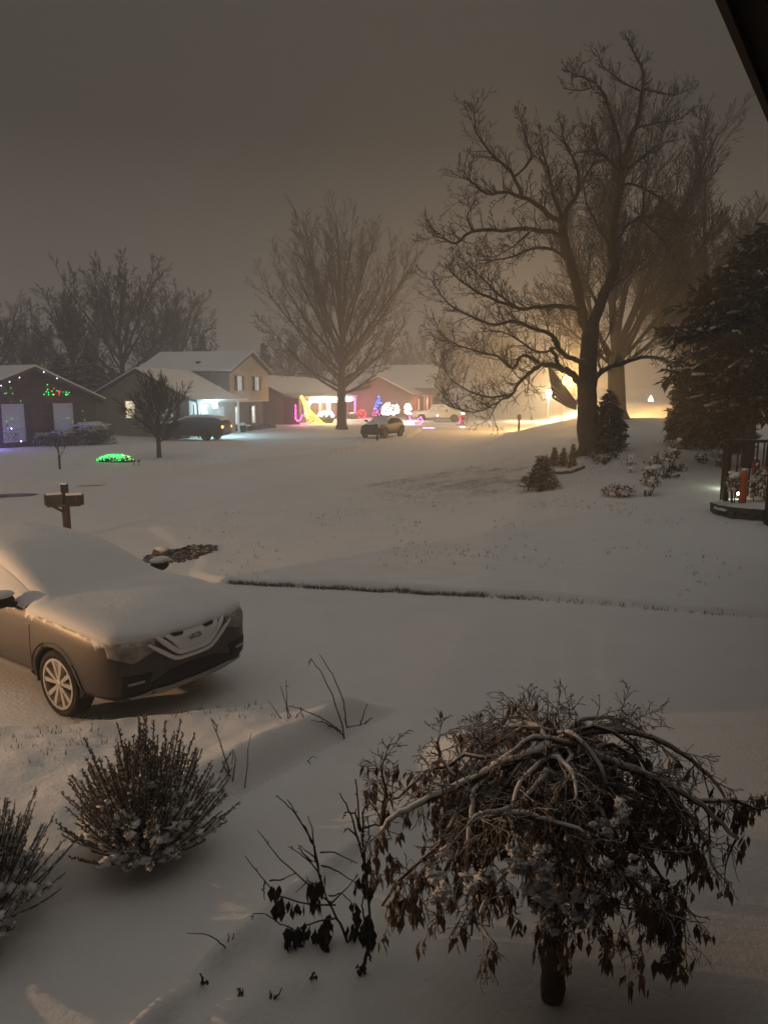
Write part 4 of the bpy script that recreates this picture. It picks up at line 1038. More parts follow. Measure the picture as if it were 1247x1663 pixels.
pl = thing('porch_lamp', 'glaring blue white porch lantern beside the split level door', 'lamp', w2(h2, (hx(h2, 350, -2.3), -2.3, 2.0)), rz2)
b = MB(); b.box((-.08, -.08, .0), (.08, .08, .03)); b.prism([(-.1, -.1, .4), (.1, -.1, .4), (.1, .1, .4), (-.1, .1, .4)], (0, 0, .03)); b.tube([(0, 0, .43), (0, 0, .8)], .012, 6)
for sx in (-1, 1):
    for sy in (-1, 1): b.tube([(sx * .085, sy * .085, .02), (sx * .085, sy * .085, .41)], .008, 4)
b.build('lantern_frame', 'blackmetal', pl); MB().blob((0, 0, .21), .17, 1, 2, 0).build('bulb', 'porch', pl)
lamp('porch_light', (0, -.28, .12), (.42, .80, 1), 170, .08, pl)
# planters by the porch
for k, (x, y, lab) in enumerate(((XA - .1, -1.6, 'snow covered planter by the porch post'), (XA + 1.2, -1.3, 'snow covered low bench beside the planter'))):
    t = thing('planter' if k == 0 else 'garden_bench', lab, 'planter' if k == 0 else 'bench', w2(h2, (x, y, 0)), rz2)
    b = MB()
    if k == 0: b.lathe([(.18, 0), (.27, .5), (.29, .5), (.29, .56), (.2, .56)], 14); b.build('pot', 'black', t); MB().blob((0, 0, .62), .27, 3, 2, .3, 1.5, (1, 1, .7)).build('snow', 'snow', t, smooth=True)
    else:
        b.box((-.75, -.2, .38), (.75, .2, .44)); b.build('seat', 'wood', t); MB().blob((0, 0, .48), 1, 2, 2, .2, 2, (.72, .2, .09)).build('snow', 'snow', t, smooth=True)
        for s in (-1, 1): MB().box((s * .6 - .05, -.18, 0), (s * .6 + .05, .18, .379)).build('leg', 'wood', t)
for k, (x, s) in enumerate(((XA + 2.2, .35), (XA + 3.8, .42), (XA + 5.3, .33), (XB - .5, .38))):
    bush(['low bush below the first lower window of the split level', 'low bush between the lower windows of the split level', 'low bush below the far lower window of the split level', 'low bush at the far brick corner of the split level'][k], w2(h2, (x, -.9, 0)), s, s * 1.1, 20 + k, 'low bushes along the split level house')
# 3 brick ranch with the lights
p3, rz3 = hframe(461, 72, 15)
h3 = thing('brick_ranch_house', 'brick ranch house with a light trimmed porch behind the maple', 'house', p3, rz3)
block(h3, 0, 21, 0, 7.6, 2.75, 4.55, 'x', 'brick_red', .3, .5)
pc = MB(); pc.prism([(-.3, -1.8, 2.45), (-.3, -.05, 2.80), (-.3, -.05, 2.92), (-.3, -1.8, 2.57)], (18.6, 0, 0)); pco = pc.build('porch_roof', 'trim', h3)
pcs = MB(); pcs.prism([(-.28, -1.79, 2.575), (-.28, .1, 2.955), (-.28, .1, 3.06), (-.28, -1.79, 2.67)], (18.56, 0, 0)); pcs.build('snow', 'snow', pco)
sw = MB(); sw.box((-.01, -1.6, -.3), (.25, -.002, 2.72)); sw.build('side_wall', 'brick', h3)
for x in (hx(h3, 503, -1.65), 9.0, 14.2, 18.0): MB().box((x - .07, -1.72, -.1), (x + .07, -1.58, 2.46)).build('porch_post', 'trim', h3)
window(h3, (6.2, 0, 1.35), X_, -Y_, 1.6, 1.5, 'win_warm', (3, 2), .4); window(h3, (13.0, 0, 1.4), X_, -Y_, 1.4, 1.4, 'win_warm', (2, 2), .4)
d = MB(); d.box((9.7, -.06, 0), (10.65, -.004, 2.05)); dd = d.build('door', 'trim', h3); MB().blob((9.8, -.09, 1), .04, 1, 1, 0).build('handle', 'blackmetal', dd)
def L3(v): return w2(h3, v)
def q3(px, y=-1.88): return hx(h3, px, y)
E0_, E1_ = q3(506), q3(573)
def sag(a, b, n, s): return [V(a).lerp(V(b), k / (n - 1)) - V((0, 0, s * 4 * (k / (n - 1)) * (1 - k / (n - 1)))) for k in range(n)]
def loc_string(label, cat, o, pts, r, m, **kw): return string(label, cat, L3(o), [V(q) - V(o) for q in pts], r, m, rz=rz3, **kw)
pts = []
for k in range(62):
    x = E0_ + (E1_ - E0_) * k / 61; pts.append((x, -1.86, 2.42)); 
    for j in range(1, 1 + (k * 7) % 3): pts.append((x, -1.86, 2.42 - .16 * j))
loc_string('thick white icicle lights along the porch eave', 'string lights', (9, -1.86, 2.4), pts, .055, 'warmpale', seed=1)
lamp('eave_glow', L3((6.5, -2.1, 2.15)), (1, .78, .5), 150, .3); lamp('eave_glow', L3((13.5, -2.1, 2.15)), (1, .72, .5), 110, .3)
loc_string('white lights wrapped down the porch post right of the yellow cone', 'string lights', (E0_, -1.8, 1.4), [(E0_ - .15 + .09 * math.cos(k), -1.80 - .05 * math.sin(k), 2.4 - .05 * k) for k in range(11)], .05, 'warmpale', seed=2)
t = thing('yellow_light_cone', 'slanting fan of yellow lights from porch roof to lawn', 'string lights', L3((q3(490), -1.9, 0)), rz3)
b = MB(); cb = MB(); q = random.Random(6)
for s in range(9):
    f = s / 8; e = V((.3 + 1.9 * f, -.5 - 1.0 * f, .05)); a = V((-.0, 0, 2.7))
    n = 26
    for k in range(n):
        u = k / (n - 1); c = a.lerp(e, u) - V((0, 0, .35 * math.sin(math.pi * u) * f)); 
        if q.random() < .7: b.bulb(c + rv(q) * .05, .026 if u > .3 else .045)
    cb.tube([a, a.lerp(e, .5) - V((0, 0, .35 * f)), e], .008, 4)
for k in range(30): u = k / 29; b.bulb(V((0, 0, 2.7)).lerp(V((2.2, -1.5, 0.05)), u) - V((0, 0, .35 * math.sin(math.pi * u))) + rv(q) * .05, .042)
b.build('bulb_row', 'yellow', t); cb.build('cable', 'black', t); lamp('yellow_light', (1.6, -2.2, .8), (1, .7, .05), 120, .3, t)
pk = [(q3(479), -1.95, 1.9 - .1 * k) for k in range(14)] + [(q_.x, q_.y, q_.z) for q_ in sag((q3(479), -1.95, .6), (q3(489), -2.0, .9), 12, .35)]
t = loc_string('pink light garland on the near porch corner', 'string lights', (-.25, -1.9, 1), pk, .05, 'pink', seed=3); lamp('pink_light', (0, -.3, 0), (1, .1, .45), 70, .2, t)
t = loc_string('red pink lights on the porch post beside the yellow cone', 'string lights', (2.6, -1.9, 1.2), [(q3(501), -1.9, 2.2 - .09 * k) for k in range(20)], .04, 'red', seed=4)
pk = [(q3(570) + .12 * k, -1.9, 2.45 - .01 * k) for k in range(14)] + [(q3(576), -1.9, 2.3 - .1 * k) for k in range(20)]
t = loc_string('magenta lights hanging at the far end of the porch', 'string lights', (18, -1.9, 1.5), pk, .06, 'pink', seed=5); lamp('pink_light', (0, -.5, 0), (1, .1, .45), 70, .2, t)
t = loc_string('warm light column beside the front door of the ranch', 'string lights', (10.9, -.5, 1.2), [(hx(h3, 534, -.5) + .1 * math.cos(k * 2), -.5, 2.2 - .055 * k) for k in range(36)], .05, 'warm', seed=6)
t = thing('lit_bush', 'low bush under blue white net lights at the porch', 'bush', L3((q3(529, -2.6), -2.6, 0)), rz3)
b = MB(); b.blob((0, 0, .45), 1, 4, 3, .35, 1.6, (1.5, .7, .65)); b.build('foliage', 'shrub', t, smooth=False)
b = MB()
for k in range(110):
    a = q.uniform(0, 6.283); u = q.uniform(.15, 1); b.bulb((1.5 * math.cos(a) * math.sqrt(1 - u * u * .8), .75 * math.sin(a) * math.sqrt(1 - u * u * .8), .5 + .68 * u), .036)
b.build('bulb_net', 'cool', t); lamp('cool_light', (0, -.6, 1.2), (.7, .88, 1), 28, .2, t)
bush('dark foundation bush right of the maple trunk', L3((q3(573, -2.4), -2.4, 0)), .7, .75, 31, 'foundation bushes at the ranch porch')
bush('dark foundation bush at the far end of the ranch porch', L3((q3(580, -2.4), -2.4, 0)), .7, .7, 32, 'foundation bushes at the ranch porch')
t = thing('light_ball', 'glowing red light ball standing on the snow', 'light ball', GX(587, 86), 0)
b = MB()
for k in range(130):
    u = q.uniform(-1, 1); a = q.uniform(0, 6.283); s = math.sqrt(1 - u * u); b.bulb((.5 * s * math.cos(a), .5 * s * math.sin(a), .55 + .5 * u), .035)
b.build('bulb_net', 'red', t); MB().lathe([(.02, 0), (.46, .35), (.48, .55), (.4, .85), (.02, 1.03)], 14).build('wire_ball', 'blackmetal', t, smooth=True); lamp('red_light', (0, -.7, .55), (1, .08, .12), 55, .3, t)
# blue tree and other yard lights further on
t = thing('lit_christmas_tree', 'small tree with blue lights above and red lights below', 'christmas tree', GX(615, 86), 0)
conifer(t, 61, 2.5, .75, 12, 9, 16, .3, .05, lambda u: (1 - u) ** .9, .1, .05)
b1, b2 = MB(), MB()
for k in range(100):
    u = q.random(); a = q.uniform(0, 6.283); rr = .72 * (1 - u) + .05
    (b1 if u > .36 else b2).bulb((rr * math.cos(a), rr * math.sin(a), .2 + 2.35 * u), .048)
b1.build('blue_bulb', 'blue', t); b2.build('red_bulb', 'pink', t); lamp('blue_light', (0, -.9, 1.9), (.1, .2, 1), 30, .2, t); lamp('red_light', (0, -.9, .5), (1, .1, .3), 40, .2, t)
def lit_bush(label, px, Y, w, h, n, seed, z=.5):
    t = thing('lit_bush', label, 'bush', GX(px, Y), 0); r = random.Random(seed); b = MB(); b.blob((0, 0, z + h * .42), 1, seed, 3, .3, 1.5, (w * .45, .5, h * .45)); b.tube([(0, 0, -.1), (0, 0, z + .2)], .06, 6); b.build('foliage', 'shrub', t)
    b = MB()
    for k in range(n): x = r.uniform(-1, 1); b.bulb((x * w / 2, -.55 + r.uniform(-.08, .3) - 0, z + h * (r.random() * (1 - .35 * abs(x) ** 3))), .06)
    b.build('bulb_net', 'warmpale', t); lamp('bush_light', (0, -1.1, z + h * .4), (1, .85, .65), 55, .3, t)
lit_bush('wide bush blazing with white lights beside the hatchback roof', 634, 78, 1.75, 1.15, 95, 5, .75)
lit_bush('narrow bush blazing with white lights left of the pickup', 662, 80, .72, 1.05, 50, 6, .75)
t = thing('light_sled', 'pink outlined light sled on the snow left of the pickup', 'yard decoration', GX(674, 71), 0); b = MB()
out_ = [(-.5, 0, .1), (.5, 0, .1), (.75, 0, .35), (.55, 0, .75), (.2, 0, .45), (-.45, 0, .45), (-.55, 0, .85)]
for i in range(len(out_) - 1):
    for c in lerpn(out_[i], out_[i + 1], 7): b.bulb(c, .04)
b.build('bulb_row', 'pink', t); MB().tube(out_, .015, 5).build('wire_frame', 'blackmetal', t); lamp('pink_light', (0, -.4, .5), (1, .15, .5), 10, .2, t)
t = thing('light_strip', 'white rope light lying on snow behind the hatchback', 'string lights', GX(655, 72), 0); b = MB()
for k in range(44): b.bulb((-.9 + 1.8 * k / 43, .3 * math.sin(k * .4), .09 + .05 * (k % 3)), .06)
b.build('bulb_row', 'warmpale', t); lamp('strip_light', (0, -.5, .4), (1, .8, .6), 14, .3, t)
t = thing('light_strip', 'faint blue rope light on the snow below the pickup', 'string lights', GX(690, 67), 0); b = MB()
for k in range(22): b.bulb((-.8 + 1.6 * k / 21, .25 * math.sin(k * .5), .06), .03)
b.build('bulb_row', 'violet', t)
t = thing('yard_figure', 'leaning red light up yard figure with a glowing head', 'yard decoration', GX(750, 70), 0)
b = MB(); b.tube([(-.16, 0, .0), (-.14, 0, .35), (-.08, 0, .7)], [.06, .08, .12], 8); b.tube([(.1, 0, .0), (.1, 0, .35), (.03, 0, .7)], [.06, .08, .12], 8); b.tube([(-.03, 0, .62), (.02, 0, .85), (.06, 0, 1.12)], [.15, .19, .13], 10); b.tube([(.1, 0, 1.1), (.32, 0, 1.2), (.45, 0, 1.02)], [.07, .055, .05], 7); b.tube([(-.05, 0, 1.08), (-.24, -.05, .92), (-.2, -.1, .75)], [.07, .055, .05], 7)
b.build('body', 'redp', t, smooth=True); MB().blob((.05, 0, 1.3), .13, 1, 2, .05).build('head', 'warm', t, smooth=True); MB().lathe([(.14, 1.38), (.13, 1.42), (.05, 1.6), (.02, 1.62)], 12, (.05, 0, 0)).build('hat', 'redp', t)
b = MB()
for k in range(9): b.bulb((-.26 + .01 * k, -.16, .1 + .12 * k), .03)
b.build('bulb_row', 'pink', t); b = MB(); [b.bulb((-.2 + .1 * k, -.2, .05), .035) for k in range(5)]; b.build('foot_bulb', 'cool', t); lamp('figure_light', (0, -.6, .8), (1, .6, .4), 6, .1, t)
# 4 farthest house
p4, rz4 = hframe(668, 90, 12)
h4 = thing('far_house', 'hazy far house with a low gable behind the pale pickup', 'house', p4, rz4)
block(h4, 0, 9, 0, 8, 2.7, 4.7, 'x', 'brick_red', .35, .5, cap=False)
block(h4, 8.4, 17, -1.2, 9, 3.6, 6.4, 'y', 'siding_far', .4, .5)
gd = MB()
gd.box((9.6, -1.26, 0), (14.8, -1.204, 2.3)); gd.build('garage_door', 'brick', h4)
window(h4, (12.6, -1.2, 4.2), X_, -Y_, .8, .9, 'pane', (2, 2), .3); window(h4, (5, 0, 1.4), X_, -Y_, 1.5, 1.3, 'win_warm', (3, 2), .4)
for x in (1, 3.4, 7): MB().box((x - .08, -1.5, 0), (x + .08, -1.34, 2.5)).build('porch_post', 'trim', h4)
pc = MB(); pc.prism([(-.2, -1.6, 2.5), (-.2, -.05, 2.76), (-.2, -.05, 2.86), (-.2, -1.6, 2.6)], (8.5, 0, 0)); pco = pc.build('porch_roof', 'trim', h4)
lamp('porch_glow', w2(h4, (3, -1, 1.8)), (1, .25, .15), 80, .2, None)
# houses on the right, deep in the haze
t = thing('neighbour_house', 'brown brick house half hidden behind the big evergreen', 'house', GX(1100, 52), R(-20))
block(t, -.3, 10, 0, 9, 2.9, 4.9, 'x', 'brick_red', .35); window(t, (.9, 0, 1.7), X_, -Y_, .35, .9, 'win_cool', (1, 2), 0, .05)
t = thing('yard_light', 'tiny white triangular yard light far past the flag tree', 'lamp', GX(1056, 86), 0)
MB().lathe([(.3, 0), (.02, .62)], 12).build('light_cone', 'warm', t); MB().lathe([(.32, -.05), (.32, 0)], 12).build('base', 'black', t)
# green net lights and two little spotlights in the left yard
t = thing('green_net_lights', 'low mound covered in green net lights on the snow', 'net lights', G(190, 750), 0)
MB().blob((0, 0, .05), 1, 3, 3, .25, 1.8, (.8, .45, .24)).build('mound', 'shrub', t)
b, b2 = MB(), MB()
for k in range(230):
    a = q.uniform(0, 6.283); u = q.random() ** .6; x, y = .85 * u * math.cos(a), .5 * u * math.sin(a)
    z = .05 + .27 * math.sqrt(max(0, 1 - u * u)) + q.uniform(-.02, .03)
    (b2 if x > .35 and y > -.2 and q.random() < .3 else b).bulb((x - .05, y, z), .020)
b.build('bulb_net', 'green', t); b2.build('orange_bulb', 'orangeb', t); lamp('green_light', (0, -.1, .5), (.05, 1, .2), 2.2, .2, t)
for px, lab in ((218, 'left of two small black spot stakes by the green lights'), (226, 'right of two small black spot stakes by the green lights')):
    t = thing('stake_spotlight', lab, 'lamp', G(px, 756), 0, 'stake spotlights in the left yard'); b = MB(); b.tube([(0, 0, -.05), (0, 0, .16)], .015, 5); b.build('stake', 'black', t); MB().lathe([(.03, -.07), (.06, .07), (.05, .08)], 10, (0, 0, .2), 'y').build('lamp_head', 'black', t)
# ------------------------------------------------------------------ mailboxes, lamp post, flag
def mailbox_body(root, x, y, z, L, w, h, az, mm, flag=True):
    r = Matrix.Rotation(az, 3, 'Z'); b = MB(); n = 8
    prof = [(-w / 2, 0), (w / 2, 0)] + [(w / 2 * math.cos(math.pi * k / n), h - w / 2 + w / 2 * math.sin(math.pi * k / n)) for k in range(n + 1)]
    b.prism([r @ V((-L / 2, a, c)) + V((x, y, z)) for a, c in prof], r @ V((L, 0, 0)))
    o = b.build('mailbox', mm, root)
    d = MB(); prof2 = [(a * 1.06, c * 1.03 - .005) for a, c in prof]; d.prism([r @ V((-L / 2 - .012, a, c)) + V((x, y, z)) for a, c in prof2], r @ V((.03, 0, 0))); d.build('door', 'blackmetal' if mm != 'tan' else 'tan', o)
    s = MB(); s.prism([r @ V((-L / 2 + .02, w * .48 * math.cos(math.pi * k / n), h - w / 2 + w * .5 * math.sin(math.pi * k / n) + .004)) + V((x, y, z)) for k in range(n + 1)] + [r @ V((-L / 2 + .02, w * .36 * math.cos(math.pi * k / n), h - w / 2 + w * .5 * math.sin(math.pi * k / n) + .02)) + V((x, y, z)) for k in range(n, -1, -1)], r @ V((L - .04, 0, 0)))
    s.build('snow', 'snow', o)
    if flag: f = MB(); f.box((-.06, w / 2 + .004, h * .4), (-.03, w / 2 + .012, h * .75), rot=r); [None]; f.v = [(a + x, c + y, e + z) for a, c, e in f.v]; f.build('signal_flag', 'redp', o)
    return o
mp = GX(111, 16.6)
t = thing('double_mailbox', 'wooden post carrying one pale and one dark mailbox', 'mailbox', mp, 0)
b = MB(); b.box((-.065, -.065, -.2), (.065, .065, 1.27)); b.build('post', 'wood', t); MB().box((-.07, -.07, 1.27), (.07, .07, 1.30)).build('snow', 'snow', t)
b = MB(); b.box((-.36, -.2, .78), (.34, .0, .815), rot=Matrix.Rotation(R(14), 3, 'Z')); b.tube([(-.25, -.1, .78), (0, -.05, .62)], .03, 4); b.build('bracket', 'wood', t)
mailbox_body(t, -.20, -.13, .83, .36, .2, .25, R(32), 'tan'); mailbox_body(t, .22, -.04, .81, .38, .2, .25, R(200), 'blackmetal')
def post_mailbox(label, p, s=1.0):
    t = thing('post_mailbox', label, 'mailbox', p, 0); b = MB(); b.box((-.06, -.06, -.2), (.06, .06, .8 * s)); b.tube([(0, -.3, .78 * s), (0, 0, .5 * s)], .035, 4); b.build('post', 'wood', t)
    MB().box((-.1, -.34, .8 * s), (.1, .2, .83 * s)).build('bracket', 'wood', t); mailbox_body(t, 0, -.08, .832 * s, .52, .24, .28, R(78), 'blackmetal'); return t
post_mailbox('lone dark mailbox on a post at the lamplit kerb', GX(842, 50), 1.0)
post_mailbox('dark mailbox on a post in front of the hatchback', GX(612.5, 48.5), 1.0)
SLY = 62
lp = GX(911, SLY)
t = thing('street_lamp', 'orange street lamp on a thin pole behind the flag', 'street lamp', lp, 0)
htop = P(921, 616, SLY).z - lp.z; ax = (921 - 911) / 1200 * SLY
b = MB(); b.tube([(0, 0, -.2), (0, 0, htop + .1)], [.055, .04], 8); b.build('pole', 'pole', t)
b = MB(); b.tube([(0, 0, htop + .05), (ax * .3, 0, htop + .32), (ax * .7, 0, htop + .36), (ax, 0, htop + .28)], .03, 6); b.build('arm', 'pole', t)
b = MB(); b.lathe([(.06, .30), (.16, .24), (.24, .16), (.25, .12)], 16, (ax, 0, htop)); b.build('lamp_hood', 'pole', t, smooth=True)
MB().blob((ax, 0, htop + .03), .15, 1, 2, 0).build('bulb', 'sodium', t)
LAMP = lamp('street_light', (ax, -.25, htop - .2), (1, .54, .17), 4000, .14, t)
lp2 = GX(889, 80)
t = thing('post_lantern', 'glaring white yard lantern at the left edge of the flag', 'lamp', lp2, 0)
hz = P(889, 638, 80).z - lp2.z
b = MB(); b.tube([(0, 0, -.2), (0, 0, hz - .25)], [.06, .045], 8); b.build('post', 'pole', t)
b = MB(); b.lathe([(.05, -.28), (.2, -.2), (.2, -.18), (.05, -.17)], 12, (0, 0, hz)); b.lathe([(.24, .24), (.16, .32), (.02, .42)], 12, (0, 0, hz)); b.build('lantern_frame', 'blackmetal', t)
MB().blob((0, 0, hz + .02), .3, 1, 2, 0).build('bulb', 'lamp', t)
lamp('lantern_light', (0, -.4, hz - .05), (1, .80, .48), 1000, .14, t)
# flag
def flag_mat():
    m = bpy.data.materials.new('flag_cloth'); m.use_nodes = True; nt = m.node_tree; b = nt.nodes['Principled BSDF']; b.inputs['Roughness'].default_value = .9
    at = nt.nodes.new('ShaderNodeAttribute'); at.attribute_name = 'flag_uv'; sx = nt.nodes.new('ShaderNodeSeparateXYZ'); nt.links.new(at.outputs['Vector'], sx.inputs[0])
    st = math_n(nt, 'FLOORED_MODULO' if False else 'MODULO', math_n(nt, 'FLOOR', math_n(nt, 'MULTIPLY', sx.outputs[1], 13)), 2)
    c = mix_rgb(nt, st, (.16, .02, .025), (.42, .38, .36))
    can = math_n(nt, 'MULTIPLY', math_n(nt, 'LESS_THAN', sx.outputs[0], .40), math_n(nt, 'LESS_THAN', sx.outputs[1], 7 / 13))
    fx = math_n(nt, 'SUBTRACT', math_n(nt, 'FRACT', math_n(nt, 'MULTIPLY', sx.outputs[0], 15)), .5); fy = math_n(nt, 'SUBTRACT', math_n(nt, 'FRACT', math_n(nt, 'MULTIPLY', sx.outputs[1], 13)), .5)
    d = math_n(nt, 'SQRT', math_n(nt, 'ADD', math_n(nt, 'MULTIPLY', fx, fx), math_n(nt, 'MULTIPLY', fy, fy)))
    cc_ = mix_rgb(nt, math_n(nt, 'LESS_THAN', d, .27), (.018, .022, .06), (.4, .38, .36))
    c = mix_rgb(nt, can, c, cc_); nt.links.new(c, b.inputs['Base Color'])
    t = nt.nodes.new('ShaderNodeBsdfTranslucent'); nt.links.new(c, t.inputs[0]); ms = nt.nodes.new('ShaderNodeMixShader'); ms.inputs[0].default_value = .6
    nt.links.new(b.outputs[0], ms.inputs[1]); nt.links.new(t.outputs[0], ms.inputs[2]); tp = nt.nodes.new('ShaderNodeBsdfTransparent'); m2 = nt.nodes.new('ShaderNodeMixShader'); m2.inputs[0].default_value = .22; nt.links.new(ms.outputs[0], m2.inputs[1]); nt.links.new(tp.outputs[0], m2.inputs[2]); nt.links.new(m2.outputs[0], nt.nodes['Material Output'].inputs[0]); return m
M['flag'] = flag_mat()
FY = BT_Y - .55
ft = thing('flag', 'striped starry flag hanging from a tilted pole on the big trunk', 'flag', P(940, 650, FY), 0)
A, B_, Cc, D = P(889, 592, FY), P(937, 655, FY), P(934, 666, FY), P(897, 647, FY)
nu, nv = 30, 20; vs = []; uv = []
for i in range(nu + 1):
    for j in range(nv + 1):
        u, v_ = i / nu, j / nv; q_ = (A.lerp(B_, u)).lerp(D.lerp(Cc, u), v_); q_ = q_ + V((0, .07 * v_ * math.sin(u * 9 + v_ * 2) + .03 * math.sin(v_ * 7), -.04 * math.sin(math.pi * u) * v_)); vs.append(q_); uv.append((u, v_, 0))
n_ = len(vs); vs += [q_ + V((0, .006, 0)) for q_ in vs]; uv += uv; W_ = nv + 1
fs = [(i * W_ + j, i * W_ + j + 1, (i + 1) * W_ + j + 1, (i + 1) * W_ + j) for i in range(nu) for j in range(nv)]; fs += [tuple(k + n_ for k in f[::-1]) for f in fs]
b = MB(); b.add(vs, fs); fo = b.build('cloth', 'flag', ft, smooth=True, world=True)
a_ = fo.data.attributes.new('flag_uv', 'FLOAT_VECTOR', 'POINT'); a_.data.foreach_set('vector', [c for q_ in uv for c in q_])
b = MB(); b.tube([P(887, 588, FY - .02), P(941, 660, FY - .02)], .018, 8); b.blob(P(886.5, 587, FY - .02), .035, 1, 1, 0); b.build('flag_pole', 'pole', ft, smooth=True, world=True)
b = MB(); b.tube([P(936, 651, FY + .1), P(938, 648, FY + .3), P(944, 649, FY + .5)], .03, 6); b.build('bracket', 'blackmetal', ft, world=True)
# ------------------------------------------------------------------ right hand yard
py_ = 17.0
o = GX(1212, py_)
t = thing('planter_bed', 'curved low stone bed edged with snow at the right edge', 'planter', o, 0)
b = MB(); r_ = random.Random(3)
for row in range(2):
    n = 22
    for k in range(n):
        a0 = math.pi * .86 + (math.pi * .92) * (k + .5 * row) / n; a1 = a0 + math.pi * .92 / n * .95
        R0 = .98 + r_.uniform(-.02, .03); z0 = -.05 + row * .13; z1 = z0 + .125
        ps = [(1.25 * R0 * math.cos(a0) + .45, R0 * math.sin(a0)), (1.25 * R0 * math.cos(a1) + .45, R0 * math.sin(a1)), (1.25 * (R0 - .2) * math.cos(a1) + .45, (R0 - .2) * math.sin(a1)), (1.25 * (R0 - .2) * math.cos(a0) + .45, (R0 - .2) * math.sin(a0))]
        b.prism([(x, y, z0) for x, y in ps], (0, 0, z1 - z0))
b.build('stone_edge', 'stone', t)
b = MB(); b.blob((.45, 0, .12), 1, 3, 4, .12, 2, (1.26, 1.0, .17)); b.build('snow', 'snow', t, smooth=True)
tr = thing('trellis', 'dark weathered wooden trellis standing in the stone bed', 'trellis', GX(1190, 17.2, .15), 0)
for x, y, h_ in ((-.2, .0, 1.45), (-.05, .5, 1.38), (.78, .1, 1.42)): MB().box((x - .045, y - .045, -.2), (x + .045, y + .045, h_)).build('post', 'wood', tr)
b = MB(); b.box((-.35, -.06, 1.45), (1.1, .04, 1.52)); b.build('crossbeam', 'wood', tr)
for k in range(5): MB().box((.0 + .15 * k, .0, .2), (.03 + .15 * k, .025, 1.449)).build('slat', 'wood', tr)
for p_, lab, hh, mm, rr in ((GX(1203, 16.8, .12), 'orange pointed post standing in front of the trellis', .93, 'orange', .085), (GX(1222, 17.6, .55), 'red pointed post standing behind the orange one', .62, 'redp', .085)):
    q = thing('garden_post', lab, 'post', p_, 0); b = MB(); b.lathe([(rr * .95, -.6 if mm == 'redp' else -.15), (rr, .1), (rr * .95, hh - .12), (rr * .6, hh - .04), (.01, hh)], 12); b.build('post', mm, q, smooth=False); MB().blob((0, 0, hh - .03), .06, 2, 2, .2, 1.5, (1, 1, .6)).build('snow', 'snow', q, smooth=True)
q = thing('porch_pillar', 'dark square pillar at the right picture edge', 'pillar', GX(1250, 15.8), 0)
MB().box((-.09, -.12, -.1), (.3, .12, 1.75)).build('shaft', 'wood', q); MB().box((-.12, -.15, 1.75), (.33, .15, 1.82)).build('cap', 'wood', q); MB().box((-.11, -.14, 1.823), (.32, .14, 1.87)).build('snow', 'snow', q)
def leafy(mb, q, base, h_, n, spread, L):
    for k in range(n):
        z = h_ * q.random(); c = V(base) + V((q.gauss(0, spread), q.gauss(0, spread), z)); frond(mb, c, rv(q) + V((0, 0, .2)), L * q.uniform(.6, 1.3), L * .28, q)
def snowy_plant(label, p, h_, r, n, seed, group=None, lean=(0, 0), caps=6):
    t = thing('snowy_plant', label, 'plant', p, 0, group); q = random.Random(seed); st = MB(); lf = MB(); sn = MB()
    for k in range(n):
        a = q.uniform(0, 6.283); top = V((lean[0] + r * math.cos(a) * q.random(), lean[1] + r * math.sin(a) * q.random(), h_ * q.uniform(.6, 1)))
        base = V((r * .3 * math.cos(a), r * .3 * math.sin(a), -.05)); st.tube([base, base.lerp(top, .5) + rv(q) * .05, top], [.012, .009, .005], 4, caps=False)
        leafy(lf, q, base.lerp(top, .6), h_ * .3, 26, r * .22 + .03, .12)
    for k in range(caps):
        a = q.uniform(0, 6.283); u = q.random(); sn.blob((lean[0] * u + r * .6 * u * math.cos(a), lean[1] * u + r * .6 * math.sin(a), h_ * (.25 + .7 * u)), q.uniform(.05, .12), k, 2, .5, 2, (1, 1, .6))
    st.build('stem', 'dry', t); lf.build('leaves', 'snowy_plant', t); sn.build('snow', 'snow', t, smooth=True)
    return t
for k, (px, py, h_, r, n, lab) in enumerate(((1050, 806, .85, .22, 9, 'snow laden plant nearest us in the clump right of the dwarf fir'), (1062, 790, .95, .22, 9, 'snow laden plant in the middle of the leaning clump'), (1076, 776, .95, .2, 8, 'snow laden plant at the back of the leaning clump'), (1088, 762, 1.0, .22, 9, 'tallest snow topped plant at the far end of the clump'), (1012, 806, .3, .3, 12, 'low snowy tuft left of the leaning clump'), (992, 804, .22, .22, 8, 'lowest snowy tuft at the left end'), (1024, 768, .55, .05, 3, 'lone thin snowy stalk above the low tufts'), (1166, 758, .62, .25, 10, 'snowy shrub lit beside the trellis'), (1226, 786, .75, .14, 8, 'snow covered stalks beside the orange post'), (1238, 792, 1.05, .13, 9, 'tall snow covered stalks by the dark pillar'), (1187, 770, .85, .1, 7, 'snow covered stalks left of the orange post'))):
    base_ = G(px, py) if px < 1180 else GX(px, 16.9, .18)
    snowy_plant(lab, base_, h_, r, n, 70 + k, None, (.12 if 1040 < px < 1100 else 0, .05), 10 if px < 1100 else 5)
q_ = random.Random(12)
for k, (px, py) in enumerate(((1140, 752), (1104, 728), (1118, 730), (1092, 745), (1100, 765), (1086, 775), (968, 748), (980, 752), (960, 742), (995, 745))):
    t = thing('dry_weed', ['small dark weed tuft before the trellis shrub', 'small weed tuft above the tall snowy plant', 'small weed tuft right of the tall snowy plant', 'weed tuft just behind the tall snowy plant', 'weed tuft right of the leaning snowy clump', 'weed tuft against the leaning snowy clump', 'weed tuft right below the big trunk', 'weed tuft farther right below the big trunk', 'weed tuft touching the big trunk foot', 'weed tuft under the cone shaped evergreen'][k], 'plant', G(px, py), 0, 'weed tufts in the right yard'); b = MB(); leafy(b, q_, (0, 0, 0), .22, 40, .12, .16); b.build('leaves', 'shrub', t)
